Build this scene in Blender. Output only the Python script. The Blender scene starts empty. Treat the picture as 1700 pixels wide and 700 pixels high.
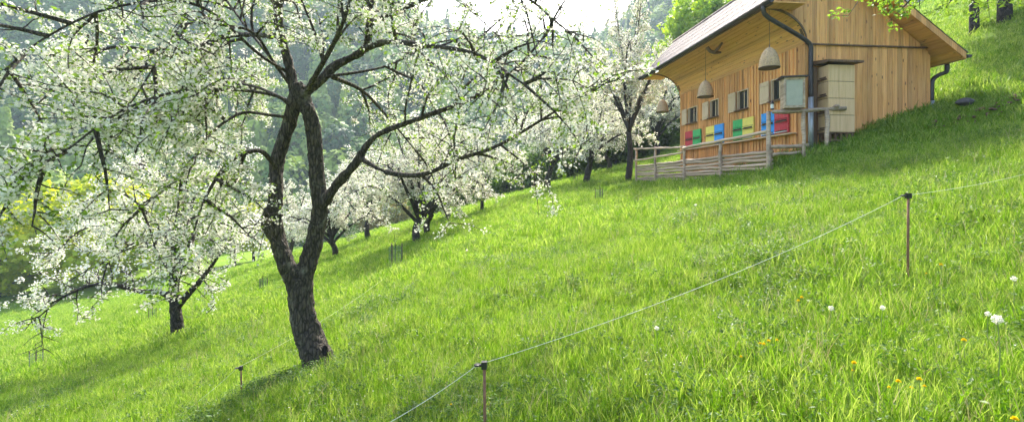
import bpy, bmesh, math, random
import numpy as np
from mathutils import Vector, Matrix, Euler
R = math.radians
random.seed(7)
rng = np.random.default_rng(11)
sc = bpy.context.scene
col = sc.collection

# ------------------------------------------------------------------ camera, sky, sun, exposure
F = 780.0; CX = 850.0; HY = 306.0           # focal length and horizon in photo pixels (1700 wide)
cam = bpy.data.cameras.new('camera'); camo = bpy.data.objects.new('camera', cam); col.objects.link(camo)
cam.sensor_width = 36; cam.lens = 36 * F / 1700
cam.shift_y = -(350 - HY) / 1700
cam.clip_start = 0.05; cam.clip_end = 3000
camo.location = (0, 0, 0); camo.rotation_euler = (R(90), 0, 0)
sc.camera = camo
SUN_EL, SUN_AZ = 47, 8                     # azimuth from +Y towards +X
w = bpy.data.worlds.new('World'); sc.world = w; w.use_nodes = True
wn = w.node_tree; bg = wn.nodes['Background']
sky = wn.nodes.new('ShaderNodeTexSky'); sky.sky_type = 'NISHITA'; sky.sun_disc = False
sky.sun_elevation = R(SUN_EL); sky.sun_rotation = R(SUN_AZ)
sky.air_density = 1.0; sky.dust_density = 4.0; sky.ozone_density = 1.0
wn.links.new(sky.outputs[0], bg.inputs[0]); bg.inputs[1].default_value = 0.15
sun = bpy.data.lights.new('sun', 'SUN'); sun.energy = 2.8; sun.angle = R(1.2); sun.color = (1, .95, .85)
suno = bpy.data.objects.new('sun', sun); col.objects.link(suno)
sdir = Vector((math.sin(R(SUN_AZ)) * math.cos(R(SUN_EL)), math.cos(R(SUN_AZ)) * math.cos(R(SUN_EL)), math.sin(R(SUN_EL))))
suno.rotation_euler = sdir.to_track_quat('Z', 'Y').to_euler()
suno.location = (30, 60, 60)
sc.view_settings.view_transform = 'Standard'; sc.view_settings.look = 'None'
sc.view_settings.gamma = 1; sc.view_settings.use_curve_mapping = False
sc.view_settings.exposure = 2.15
cy = sc.cycles
cy.max_bounces = 7; cy.diffuse_bounces = 3; cy.glossy_bounces = 2; cy.transmission_bounces = 5; cy.transparent_max_bounces = 6
cy.volume_bounces = 0; cy.sample_clamp_indirect = 4; cy.use_denoising = True
cy.use_adaptive_sampling = True; cy.adaptive_threshold = 0.02
cy.caustics_reflective = False; cy.caustics_refractive = False

# ------------------------------------------------------------------ helpers
def tag(o, label=None, cat=None, group=None, kind=None):
    if label: o['label'] = label
    if cat: o['category'] = cat
    if group: o['group'] = group
    if kind: o['kind'] = kind
    return o
def empty(name, loc, rz=0, **k):
    o = bpy.data.objects.new(name, None); col.objects.link(o)
    o.location = loc; o.rotation_euler = (0, 0, rz); o.empty_display_size = .2
    return tag(o, **k)
def link(name, me, mat=None, parent=None):
    o = bpy.data.objects.new(name, me); col.objects.link(o)
    if mat: me.materials.append(mat)
    if parent: o.parent = parent
    return o
def np_mesh(name, V, Fc, smooth=False):
    """V (n,3); Fc (m,k) constant size faces"""
    me = bpy.data.meshes.new(name)
    V = np.asarray(V, dtype=np.float32); Fc = np.asarray(Fc, dtype=np.int32)
    m, k = Fc.shape
    me.vertices.add(len(V)); me.vertices.foreach_set('co', V.ravel())
    me.loops.add(m * k); me.loops.foreach_set('vertex_index', Fc.ravel())
    me.polygons.add(m); me.polygons.foreach_set('loop_start', np.arange(0, m * k, k, dtype=np.int32))
    me.polygons.foreach_set('use_smooth', np.full(m, bool(smooth)))
    me.update(calc_edges=True)
    return me
class MB:
    def __init__(s): s.v = []; s.f = []; s.n = 0
    def add(s, v, f):
        s.v.extend([tuple(p) for p in v]); s.f.extend([tuple(i + s.n for i in q) for q in f]); s.n += len(v)
    def box(s, x0, x1, y0, y1, z0, z1, M=None):
        v = [(x0,y0,z0),(x1,y0,z0),(x1,y1,z0),(x0,y1,z0),(x0,y0,z1),(x1,y0,z1),(x1,y1,z1),(x0,y1,z1)]
        if M is not None: v = [tuple(M @ Vector(p)) for p in v]
        s.add(v, [(3,2,1,0),(4,5,6,7),(0,1,5,4),(1,2,6,5),(2,3,7,6),(3,0,4,7)])
    def hexa(s, v): s.add(v, [(3,2,1,0),(4,5,6,7),(0,1,5,4),(1,2,6,5),(2,3,7,6),(3,0,4,7)])
    def tube(s, pts, rad, n=8, cap=True, jit=0):
        pts = [Vector(p) for p in pts]; N = len(pts)
        if not hasattr(rad, '__len__'): rad = [rad] * N
        v = []; up = Vector((0.13, 0.21, 1)).normalized()
        for i, p in enumerate(pts):
            t = (pts[min(i+1, N-1)] - pts[max(i-1, 0)])
            t = t.normalized() if t.length > 1e-9 else Vector((0,0,1))
            if i: a = pa - t*pa.dot(t)
            else:
                a = t.cross(up)
                if a.length < .3: a = t.cross(Vector((1, .1, 0)))
            a.normalize(); b = t.cross(a); pa = a
            for k in range(n):
                an = 2 * math.pi * k / n
                r = rad[i] * (1 + (random.uniform(-jit, jit) if jit else 0))
                v.append(p + a * (r * math.cos(an)) + b * (r * math.sin(an)))
        f = [(i*n+k, i*n+(k+1) % n, (i+1)*n+(k+1) % n, (i+1)*n+k) for i in range(N-1) for k in range(n)]
        if cap: f += [tuple(reversed(range(n))), tuple(range((N-1)*n, N*n))]
        s.add(v, f)
    def lathe(s, prof, c, n=24):
        v = []
        for r, z in prof:
            for k in range(n):
                a = 2*math.pi*k/n; v.append((c[0]+r*math.cos(a), c[1]+r*math.sin(a), c[2]+z))
        f = [(i*n+k, i*n+(k+1) % n, (i+1)*n+(k+1) % n, (i+1)*n+k) for i in range(len(prof)-1) for k in range(n)]
        s.add(v, f)
    def build(s, name, mat=None, parent=None, smooth=False, bevel=0):
        me = bpy.data.meshes.new(name); me.from_pydata(s.v, [], s.f); me.update()
        if smooth: me.polygons.foreach_set('use_smooth', [True]*len(me.polygons))
        o = link(name, me, mat, parent)
        if bevel:
            b = o.modifiers.new('bevel', 'BEVEL'); b.width = bevel; b.segments = 2; b.limit_method = 'ANGLE'
        return o

# ------------------------------------------------------------------ materials
def newmat(name):
    m = bpy.data.materials.new(name); m.use_nodes = True
    nt = m.node_tree; return m, nt, nt.nodes['Principled BSDF'], nt.nodes['Material Output']
def N(nt, t, **k):
    n = nt.nodes.new(t)
    for a, b in k.items():
        if a in n.inputs.keys(): n.inputs[a].default_value = b
        else: setattr(n, a, b)
    return n
def ramp(nt, fac, stops):
    r = nt.nodes.new('ShaderNodeValToRGB'); e = r.color_ramp.elements
    while len(e) < len(stops): e.new(0.5)
    for i, (p, c) in enumerate(stops): e[i].position = p; e[i].color = (*c, 1) if len(c) == 3 else c
    nt.links.new(fac, r.inputs[0]); return r.outputs[0]
def coords(nt, scale=(1,1,1), kind='Object'):
    tc = nt.nodes.new('ShaderNodeTexCoord'); mp = nt.nodes.new('ShaderNodeMapping')
    mp.inputs['Scale'].default_value = scale; nt.links.new(tc.outputs[kind], mp.inputs[0]); return mp.outputs[0]
def noise(nt, vec, scale, detail=4, rough=.6):
    n = nt.nodes.new('ShaderNodeTexNoise'); n.inputs['Scale'].default_value = scale
    n.inputs['Detail'].default_value = detail; n.inputs['Roughness'].default_value = rough
    nt.links.new(vec, n.inputs['Vector']); return n.outputs[0]
def mixc(nt, fac, a, b, mode='MIX'):
    m = nt.nodes.new('ShaderNodeMix'); m.data_type = 'RGBA'; m.blend_type = mode
    if isinstance(fac, float): m.inputs[0].default_value = fac
    else: nt.links.new(fac, m.inputs[0])
    for s, x in ((6, a), (7, b)):
        if isinstance(x, tuple): m.inputs[s].default_value = (*x, 1)
        else: nt.links.new(x, m.inputs[s])
    return m.outputs[2]
def bump(nt, bs, h, st=.5, dist=.02):
    b = nt.nodes.new('ShaderNodeBump'); b.inputs['Strength'].default_value = st; b.inputs['Distance'].default_value = dist
    nt.links.new(h, b.inputs['Height']); nt.links.new(b.outputs[0], bs.inputs['Normal'])
def plain(name, c, rough=.6, var=.25, sc_=6, metal=0, st=.3):
    m, nt, bs, out = newmat(name); v = coords(nt); n = noise(nt, v, sc_, 5)
    lo = tuple(x*(1-var) for x in c); hi = tuple(min(1, x*(1+var)) for x in c)
    nt.links.new(ramp(nt, n, [(.3, lo), (.7, hi)]), bs.inputs['Base Color'])
    bs.inputs['Roughness'].default_value = rough; bs.inputs['Metallic'].default_value = metal
    bump(nt, bs, n, st, .01); return m
def wood(name, c1, c2, c3, axis, width=.14, knots=True, grey=None):
    """axis: object axis across the boards (0 x, 1 y); grain runs along z, or along y when axis is 'z'"""
    m, nt, bs, out = newmat(name)
    tc = nt.nodes.new('ShaderNodeTexCoord'); sp = nt.nodes.new('ShaderNodeSeparateXYZ'); nt.links.new(tc.outputs['Object'], sp.inputs[0])
    ax = {0: 0, 1: 1, 'z': 2}[axis]
    d = N(nt, 'ShaderNodeMath', operation='DIVIDE'); nt.links.new(sp.outputs[ax], d.inputs[0]); d.inputs[1].default_value = width
    fl = N(nt, 'ShaderNodeMath', operation='FLOOR'); nt.links.new(d.outputs[0], fl.inputs[0])
    wnz = N(nt, 'ShaderNodeTexWhiteNoise', noise_dimensions='1D'); nt.links.new(fl.outputs[0], wnz.inputs['W'])
    s = {0: (22, 22, 1.2), 1: (22, 22, 1.2), 'z': (14, 1.2, 22)}[axis]
    mp = nt.nodes.new('ShaderNodeMapping'); mp.inputs['Scale'].default_value = s; nt.links.new(tc.outputs['Object'], mp.inputs[0])
    off = N(nt, 'ShaderNodeVectorMath', operation='MULTIPLY_ADD'); nt.links.new(wnz.outputs['Color'], off.inputs[0]); off.inputs[1].default_value = (30, 30, 30); nt.links.new(mp.outputs[0], off.inputs[2])
    g = noise(nt, off.outputs[0], 1.0, 6, .65)
    c = ramp(nt, g, [(.28, c1), (.5, c2), (.75, c3)])
    br = N(nt, 'ShaderNodeMapRange'); br.inputs[3].default_value = .72; br.inputs[4].default_value = 1.15; nt.links.new(wnz.outputs['Value'], br.inputs[0])
    cc = N(nt, 'ShaderNodeCombineXYZ')
    for i in range(3): nt.links.new(br.outputs[0], cc.inputs[i])
    c = mixc(nt, 1.0, c, cc.outputs[0], 'MULTIPLY')
    if knots:
        v2 = nt.nodes.new('ShaderNodeTexVoronoi'); v2.inputs['Scale'].default_value = 1
        mk = nt.nodes.new('ShaderNodeMapping'); mk.inputs['Scale'].default_value = {0: (7, 7, 2.6), 1: (7, 7, 2.6), 'z': (7, 2.6, 7)}[axis]
        nt.links.new(tc.outputs['Object'], mk.inputs[0]); nt.links.new(mk.outputs[0], v2.inputs['Vector'])
        k = ramp(nt, v2.outputs['Distance'], [(.07, (1,1,1)), (.15, (0,0,0))])
        c = mixc(nt, k, c, (c1[0]*.45, c1[1]*.38, c1[2]*.4))
    if grey:
        gn = noise(nt, coords(nt, (1,1,1)), 1.3, 4)
        c = mixc(nt, ramp(nt, gn, [(.4, (0,0,0)), (.7, (1,1,1))]), c, grey)
    nt.links.new(c, bs.inputs['Base Color']); bs.inputs['Roughness'].default_value = .62
    bump(nt, bs, g, .35, .006); return m
def leafmat(name, cols, trans=.45, rough=.5, scale=3.0, tint=1.25, inst=.35, isl=.45):
    """thin leaf or petal: diffuse plus light let through; colour varies over the crown and per instance"""
    m, nt, bs, out = newmat(name)
    v = coords(nt, kind='Object'); n = noise(nt, v, scale, 3, .7)
    oi = nt.nodes.new('ShaderNodeObjectInfo')
    wn_ = N(nt, 'ShaderNodeTexWhiteNoise', noise_dimensions='3D')
    gq = nt.nodes.new('ShaderNodeNewGeometry')
    ad = N(nt, 'ShaderNodeMath', operation='MULTIPLY_ADD'); nt.links.new(gq.outputs['Random Per Island'], ad.inputs[0]); ad.inputs[1].default_value = isl; nt.links.new(n, ad.inputs[2])
    a2 = N(nt, 'ShaderNodeMath', operation='MULTIPLY_ADD'); nt.links.new(oi.outputs['Random'], a2.inputs[0]); a2.inputs[1].default_value = inst; nt.links.new(ad.outputs[0], a2.inputs[2])
    k = len(cols); c = ramp(nt, a2.outputs[0], [(.35 + .75*i/max(1, k-1), q) for i, q in enumerate(cols)])
    nt.links.new(c, bs.inputs['Base Color']); bs.inputs['Roughness'].default_value = rough
    bs.inputs['Specular IOR Level'].default_value = .25
    tr = nt.nodes.new('ShaderNodeBsdfTranslucent')
    hs = nt.nodes.new('ShaderNodeHueSaturation'); hs.inputs['Value'].default_value = tint; hs.inputs['Saturation'].default_value = 1.08
    nt.links.new(c, hs.inputs['Color']); nt.links.new(hs.outputs[0], tr.inputs[0])
    mx = nt.nodes.new('ShaderNodeMixShader'); mx.inputs[0].default_value = trans
    nt.links.new(bs.outputs[0], mx.inputs[1]); nt.links.new(tr.outputs[0], mx.inputs[2]); nt.links.new(mx.outputs[0], out.inputs[0])
    return m

M_petal = leafmat('petal', [(.34,.31,.22), (.60,.56,.45), (.83,.81,.72)], .40, .6, 2, 1.05)
M_leaf = leafmat('young_leaf', [(.10,.17,.02), (.17,.27,.035), (.27,.38,.06)], .5, .5, 2.5, 1.3)
M_green = leafmat('green_leaf', [(.07,.13,.02), (.13,.22,.03), (.22,.33,.04)], .45, .5, .6, 1.25)
M_yellow = leafmat('yellow_leaf', [(.22,.29,.02), (.37,.45,.03), (.52,.54,.045)], .5, .5, .5, 1.25)
M_olive = leafmat('olive_leaf', [(.10,.10,.03), (.20,.17,.06), (.30,.27,.10)], .4, .6, .6, 1.2)
M_spring = leafmat('spring_leaf', [(.10,.18,.02), (.20,.33,.03), (.34,.46,.05)], .5, .5, .6, 1.3)
M_dark = leafmat('dark_leaf', [(.06,.12,.02), (.11,.20,.03), (.18,.28,.045)], .45, .5, .5, 1.2)
M_forest = leafmat('forest_leaf', [(.014,.04,.020), (.03,.075,.026), (.075,.15,.033), (.15,.25,.045), (.26,.35,.06)], .3, .6, .04, 1.2, .75, .15)
M_grass = leafmat('grass_blade', [(.038,.095,.009), (.09,.185,.014), (.16,.285,.026), (.31,.39,.08)], .5, .45, 6, 1.3)
M_herb = leafmat('herb_leaf', [(.035,.085,.012), (.06,.13,.02), (.12,.20,.03)], .4, .5, 6, 1.2)

def barkmat(name, c1, c2, lichen):
    m, nt, bs, out = newmat(name)
    v = coords(nt, (1, 1, .28)); n = noise(nt, v, 34, 8, .7); n2 = noise(nt, coords(nt), 5, 5, .7)
    vor = nt.nodes.new('ShaderNodeTexVoronoi'); vor.feature = 'DISTANCE_TO_EDGE'; vor.inputs['Scale'].default_value = 30; nt.links.new(v, vor.inputs['Vector'])
    c = ramp(nt, n, [(.3, c1), (.7, c2)])
    crack = ramp(nt, vor.outputs[0], [(.0, (.35,.35,.35)), (.18, (1,1,1))])
    c = mixc(nt, 1.0, c, crack, 'MULTIPLY')
    c = mixc(nt, ramp(nt, n2, [(.56, (0,0,0)), (.72, (1,1,1))]), c, lichen)
    nt.links.new(c, bs.inputs['Base Color']); bs.inputs['Roughness'].default_value = .9
    mh = N(nt, 'ShaderNodeMath', operation='ADD'); nt.links.new(n, mh.inputs[0])
    sc2 = N(nt, 'ShaderNodeMath', operation='MULTIPLY'); nt.links.new(crack, sc2.inputs[0]); sc2.inputs[1].default_value = .8; nt.links.new(sc2.outputs[0], mh.inputs[1])
    bump(nt, bs, mh.outputs[0], 1, .05); return m
M_bark = barkmat('bark', (.045,.034,.025), (.165,.13,.095), (.24,.22,.16))
M_bark2 = barkmat('dark_bark', (.03,.024,.02), (.09,.072,.058), (.12,.12,.085))

PINE = ((.52,.20,.055), (.78,.36,.112), (.90,.50,.19))
M_side = wood('pine_facade', *PINE, axis=1)
M_gab = wood('pine_gable', *PINE, axis=0)
M_soff = wood('pine_soffit', (.60,.26,.07), (.80,.39,.12), (.88,.50,.18), axis='z', width=.1)
M_dkw = wood('brown_board', (.10,.05,.025), (.17,.09,.045), (.24,.14,.07), axis=0)
M_pale = wood('pale_board', (.66,.43,.24), (.82,.58,.36), (.88,.66,.44), axis=0, knots=False, width=.4)
M_ply = wood('plywood', (.62,.38,.18), (.78,.50,.26), (.84,.58,.33), axis=0, knots=False, width=.9)
M_greyw = wood('weathered_pole', (.27,.17,.10), (.48,.34,.23), (.62,.47,.34), axis='z', width=.3, knots=False)
M_zinc = plain('zinc', (.36,.37,.38), .45, .15, 8, .6)
M_gut = plain('dark_metal', (.045,.036,.033), .4, .2, 8, .3)
M_roof = wood('roof_tile', (.15,.115,.10), (.26,.21,.185), (.33,.275,.24), axis=1, width=.125, knots=False)
_b = M_roof.node_tree.nodes['Principled BSDF']; M_roof.node_tree.links.remove(_b.inputs['Normal'].links[0]); _b.inputs['Specular IOR Level'].default_value = .2; _b.inputs['Roughness'].default_value = .8
M_pane = plain('dark_pane', (.02,.02,.02), .1, .1)
M_rope = plain('pale_rope', (.62,.62,.50), .8, .2, 40)
M_rust = plain('rusty_iron', (.20,.10,.055), .8, .35, 30)
M_black = plain('black_plastic', (.015,.015,.016), .4, .2)
M_straw = plain('straw', (.50,.33,.19), .9, .3, 30, 0, .8)
def paint(name, c):
    m = plain(name, c, .6, .10, 5, 0, .2); nt = m.node_tree; bs = nt.nodes['Principled BSDF']; src = bs.inputs['Base Color'].links[0].from_socket
    nn_ = noise(nt, coords(nt, (1, 3, 1)), 9, 6, .75); g_ = tuple(.55*x+.45*y for x, y in zip(c, (.6, .55, .45)))
    c2 = mixc(nt, ramp(nt, nn_, [(.5, (0,0,0)), (.75, (.7,.7,.7))]), src, g_); c3 = mixc(nt, ramp(nt, nn_, [(.2, (1,1,1)), (.33, (0,0,0))]), c2, (.35,.24,.14)); nt.links.new(c3, bs.inputs['Base Color']); return m
M_red, M_grn, M_yel, M_blu = paint('red_paint', (.55,.03,.045)), paint('green_paint', (.04,.42,.11)), paint('yellow_paint', (.88,.70,.13)), paint('blue_paint', (.03,.30,.75))
M_boxpanel = plain('grey_green_panel', (.42,.40,.30), .6, .12, 6)
M_wht = paint('white_paint', (.75,.75,.72))

# meadow
m, nt, bs, out = newmat('meadow'); M_meadow = m
v = coords(nt); n1 = noise(nt, v, .35, 6, .6); n2 = noise(nt, v, 7, 8, .75); n3 = noise(nt, v, 55, 4, .7)
ad = N(nt, 'ShaderNodeMath', operation='MULTIPLY_ADD'); nt.links.new(n2, ad.inputs[0]); ad.inputs[1].default_value = .8; nt.links.new(n1, ad.inputs[2])
a2 = N(nt, 'ShaderNodeMath', operation='MULTIPLY_ADD'); nt.links.new(n3, a2.inputs[0]); a2.inputs[1].default_value = .5; nt.links.new(ad.outputs[0], a2.inputs[2])
nt.links.new(ramp(nt, a2.outputs[0], [(.75, (.06,.12,.012)), (1.0, (.16,.27,.022)), (1.25, (.27,.38,.05))]), bs.inputs['Base Color'])
e = [x for x in nt.nodes if x.type == 'VALTORGB'][-1].color_ramp.elements
for q, p in zip(e, (.35, .62, .9)): q.position = p
dv = N(nt, 'ShaderNodeMath', operation='DIVIDE'); nt.links.new(a2.outputs[0], dv.inputs[0]); dv.inputs[1].default_value = 1.8
nt.links.new(dv.outputs[0], [x for x in nt.nodes if x.type == 'VALTORGB'][-1].inputs[0])
bs.inputs['Roughness'].default_value = .9; bs.inputs['Specular IOR Level'].default_value = .1; bump(nt, bs, a2.outputs[0], 1, .12)
M_hill = plain('hill_floor', (.03,.06,.015), .95, .5, .05)
M_soil = plain('bank_soil', (.17,.10,.055), .95, .5, 9, 0, 1)

# ------------------------------------------------------------------ terrain
def sp(x, k=1.0): return np.logaddexp(0, np.asarray(x) * k) / k
def smooth(a, b, x):
    t = np.clip((np.asarray(x, float) - a) / (b - a), 0, 1); return t*t*(3-2*t)
CTRL = [(7.35,11.8,.87), (10.8,12.15,1.80), (6.35,11.7,.24), (5.75,14.1,.02), (5.55,16.5,-.02), (5.4,18.4,-.04), (9.2,11.95,1.36), (8.3,10.6,.98), (5.3,20.8,-.02),(4.5,18.8,-.12),(5.54,22.4,.2), (12.6,10.6,2.35), (12.7,13,3.0)]
def base_h(x, y):
    x = np.asarray(x, float); y = np.asarray(y, float)
    z = -1.6 + .27*x + .026*y
    z = z + .29 * sp(x - 10.3, 2.0) * (1 - .75*smooth(26, 80, x))
    z = z - .05 * sp(y - 34, .4)
    fl = -11.2 + .004*np.abs(x)
    z = fl + sp(z - fl, .9)
    z = z + .05*np.sin(x*1.1+y*.4)*np.sin(y*.9-x*.3) + .03*np.sin(2.3*x+1.1)*np.sin(1.9*y)
    return z
_c = np.array(CTRL); _res = _c[:, 2] - base_h(_c[:, 0], _c[:, 1])
_K = np.exp(-((_c[:, None, :2]-_c[None, :, :2])**2).sum(-1)/(2*1.7**2)) + .05*np.eye(len(_c)); _w = np.linalg.solve(_K, _res)
def H(x, y):
    x = np.asarray(x, float); y = np.asarray(y, float); z = base_h(x, y)
    for (a, b, _), ww in zip(CTRL, _w): z = z + ww*np.exp(-((x-a)**2+(y-b)**2)/(2*1.7**2))
    # low earth bank on the right
    ln = 10.25 + .03*(x-10); z = z + .26*smooth(-.10, .10, y-ln)*smooth(8.6, 9.4, x)*(1-smooth(10.8, 14, y))
    return z
def G(px, py, ymax=140):
    """ground point seen at photo pixel"""
    u = (px-CX)/F; v = (HY-py)/F
    ys = np.linspace(1.2, ymax, 6000); d = v*ys - H(u*ys, ys); i = np.argmax(d < 0)
    Y = ys[i] if d[i] < 0 else ymax; return Vector((u*Y, Y, float(H(u*Y, Y))))
def P(px, py, Y): return Vector(((px-CX)/F*Y, Y, (HY-py)/F*Y))

def axis_grid(lo, hi, fine_lo, fine_hi, fine, grow=1.12):
    a = list(np.arange(fine_lo, fine_hi, fine)); s = fine
    while a[-1] < hi: s *= grow; a.append(a[-1]+s)
    s = fine; b = []; p = fine_lo
    while p > lo: s *= grow; p -= s; b.append(p)
    return np.array(b[::-1] + a)
gx = axis_grid(-420, 420, -14, 18, .16); gy = axis_grid(-30, 420, 1, 22, .14)
XX, YY = np.meshgrid(gx, gy); ZZ = H(XX, YY)
nx, ny = len(gx), len(gy)
idx = (np.arange(ny-1)[:, None]*nx + np.arange(nx-1)[None]).ravel()
me = np_mesh('meadow', np.stack([XX, YY, ZZ], -1).reshape(-1, 3), np.stack([idx, idx+1, idx+nx+1, idx+nx], -1), True)
tag(link('ground', me, M_meadow), 'sloping green orchard meadow', 'meadow', kind='structure')

# far hills: a steep wooded valley side
def hill_h(x, y):
    x = np.asarray(x, float); y = np.asarray(y, float)
    u = x / np.maximum(y, 1)
    r = np.interp(u, [-2.2, -1.1, -.32, -.19, -.02, .12, .2, .34, .6, 1.2, 2], [.62, .56, .42, .29, .25, .235, .26, .37, .52, .6, .6])
    t = smooth(75, 240, y*(1+.0*u)); ridge = r*240
    z = -16 + (ridge+16)*t + 5*np.sin(x*.045+1)*np.sin(y*.04)*t*(1-.6*t) + 3*np.sin(x*.11)*t*(1-.7*t)
    return z
hx = np.linspace(-520, 420, 150); hy = np.linspace(72, 330, 60)
XX, YY = np.meshgrid(hx, hy); ZZ = hill_h(XX, YY); nx, ny = len(hx), len(hy)
idx = (np.arange(ny-1)[:, None]*nx + np.arange(nx-1)[None]).ravel()
me = np_mesh('hills', np.stack([XX, YY, ZZ], -1).reshape(-1, 3), np.stack([idx, idx+1, idx+nx+1, idx+nx], -1), True)
tag(link('hills', me, M_hill), 'steep wooded hillside across the valley', 'hill', kind='structure')

# ------------------------------------------------------------------ foliage builders
def rot_frames(nrm, spin):
    """(n,3) normals, (n,) spin -> (n,3,3) with rows a,b,n"""
    n = nrm/np.linalg.norm(nrm, axis=1, keepdims=True)
    ref = np.where(np.abs(n[:, 2:3]) < .9, np.array([[0, 0, 1.]]), np.array([[1., 0, 0]]))
    a = np.cross(n, ref); a /= np.linalg.norm(a, axis=1, keepdims=True); b = np.cross(n, a)
    c, s = np.cos(spin)[:, None], np.sin(spin)[:, None]
    return np.stack([a*c+b*s, -a*s+b*c, n], 1)
def scatter(tv, tf, pos, nrm, size, r):
    n = len(pos); Rm = rot_frames(nrm, r.uniform(0, 6.28, n))
    V = np.einsum('vk,nkc->nvc', tv, Rm)*size[:, None, None] + pos[:, None, :]
    Fc = tf[None] + (np.arange(n)*len(tv))[:, None, None]
    return V.reshape(-1, 3), Fc.reshape(-1, tf.shape[1])
# five petalled flower: centre + 5 x (left, right)
fv = [(0, 0, -.15)]; ff = []
for k in range(5):
    a = 2*math.pi*k/5
    for da in (-.5, .5): fv.append((math.cos(a+da)*.5, math.sin(a+da)*.5, .08))
    ff.append((0, 1+2*k, 2+2*k))
FLOWER = (np.array(fv), np.array(ff))
LEAF = (np.array([(0, -.5, 0), (.26, 0, .07), (0, .5, 0), (-.26, 0, .07)]), np.array([(0, 1, 2, 3)]))
QUAD = (np.array([(-.42, -.5, .06), (.5, -.38, -.08), (.4, .5, .08), (-.5, .42, -.05)]), np.array([(0, 1, 2, 3)]))
def unit(r, n):
    v = r.normal(size=(n, 3)); return v/np.linalg.norm(v, axis=1, keepdims=True)

def catmull(pts, step=.18):
    pts = [np.array(p, float) for p in pts]
    if len(pts) < 3: pts = [pts[0], (pts[0]+pts[-1])/2, pts[-1]]
    ext = [2*pts[0]-pts[1]] + pts + [2*pts[-1]-pts[-2]]; out = []
    for i in range(1, len(ext)-2):
        p0, p1, p2, p3 = ext[i-1:i+3]; n = max(2, int(np.linalg.norm(p2-p1)/step))
        for k in range(n):
            t = k/n; out.append(.5*((2*p1)+(-p0+p2)*t+(2*p0-5*p1+4*p2-p3)*t*t+(-p0+3*p1-3*p2+p3)*t**3))
    out.append(pts[-1]); return np.array(out)
def lerp_r(pts, r0, r1, pw=1.0):
    s = np.r_[0, np.cumsum(np.linalg.norm(np.diff(pts, axis=0), axis=1))]; s /= s[-1]
    return r0 + (r1-r0)*s**pw
def grow(start, d, length, r, droop=.25, wig=.25, seg=.16, up=0):
    n = max(4, int(length/seg)); p = np.array(start, float); d = d/np.linalg.norm(d); out = [p.copy()]
    for i in range(n):
        d = d + r.normal(size=3)*wig*.35 + np.array([0, 0, up*(1-i/n) - droop*(i/n)])*.35
        d /= np.linalg.norm(d); p = p + d*length/n; out.append(p.copy())
    return np.array(out)
def crown_from(limbs, r, sub_gap=.28, sub_len=(.7, 1.5), twig_gap=.16, twig_len=(.2, .5), droop=.35, bare=.25, sub_up=.3, keep=None):
    """limbs: list of point arrays. returns subs, twigs (each point arrays)"""
    subs = []; twigs = []
    for L in limbs:
        seg = np.linalg.norm(np.diff(L, axis=0), axis=1); s = np.r_[0, np.cumsum(seg)]; T = s[-1]
        t = T*bare + r.uniform(0, sub_gap)
        while t < T:
            i = min(np.searchsorted(s, t), len(L)-1); tan = L[i]-L[max(i-1, 0)]; tan /= np.linalg.norm(tan)+1e-9
            side = np.cross(tan, r.normal(size=3)); side /= np.linalg.norm(side)+1e-9
            d = tan*r.uniform(.2, .8) + side*r.uniform(.6, 1.1) + np.array([0, 0, sub_up*r.uniform(-.6, 1.2)])
            q = r.uniform(*sub_len)*(1-.45*t/T)
            subs.append(grow(L[i], d, q, r, droop, .35)); t += sub_gap*r.uniform(.5, 1.5)
        subs.append(grow(L[-1], L[-1]-L[-2], r.uniform(*sub_len)*.6, r, droop, .3))
    for S in subs:
        seg = np.linalg.norm(np.diff(S, axis=0), axis=1); s = np.r_[0, np.cumsum(seg)]; T = s[-1]; t = T*.12
        while t < T:
            i = min(np.searchsorted(s, t), len(S)-1); tan = S[i]-S[i-1]; tan /= np.linalg.norm(tan)+1e-9
            side = np.cross(tan, r.normal(size=3)); side /= np.linalg.norm(side)+1e-9
            twigs.append(grow(S[i], tan*.5+side+np.array([0, 0, .15]), r.uniform(*twig_len), r, droop*.7, .4, .12)); t += twig_gap*r.uniform(.5, 1.5)
    return subs, twigs
def along(polys, gap, r, start=.15):
    out = []
    for S in polys:
        seg = np.linalg.norm(np.diff(S, axis=0), axis=1); s = np.r_[0, np.cumsum(seg)]; T = s[-1]
        n = max(1, int(T*(1-start)/gap)); t = T*(start + (1-start)*(np.arange(n)+r.uniform(0, 1, n))/n)
        out.append(np.stack([np.interp(t, s, S[:, k]) for k in range(3)], 1))
        out.append(S[-1:])
    return np.concatenate(out)
def fast_tubes(polys, r0, r1, n=4):
    Vs = []; Fs = []; off = 0
    for S, a, b in zip(polys, r0, r1):
        k = len(S); tan = np.gradient(S, axis=0)+1e-9; tan /= np.linalg.norm(tan, axis=1, keepdims=True)
        aa = np.cross(tan[0], [.3, .5, .81]); aa /= np.linalg.norm(aa); A = []
        for q in range(k): aa = aa-tan[q]*aa.dot(tan[q]); aa = aa/np.linalg.norm(aa); A.append(aa)
        A = np.array(A); fr = np.stack([A, np.cross(tan, A)], 1); rad = np.linspace(a, b, k)
        an = 2*np.pi*np.arange(n)/n
        ring = S[:, None]+rad[:, None, None]*(np.cos(an)[None, :, None]*fr[:, 0][:, None]+np.sin(an)[None, :, None]*fr[:, 1][:, None])
        Vs.append(ring.reshape(-1, 3)); i = np.arange(k-1)[:, None]*n; j = np.arange(n)[None]
        q = np.stack([i+j, i+(j+1) % n, i+n+(j+1) % n, i+n+j], -1).reshape(-1, 4)+off; Fs.append(q); off += k*n
    return np.concatenate(Vs), np.concatenate(Fs)

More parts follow.
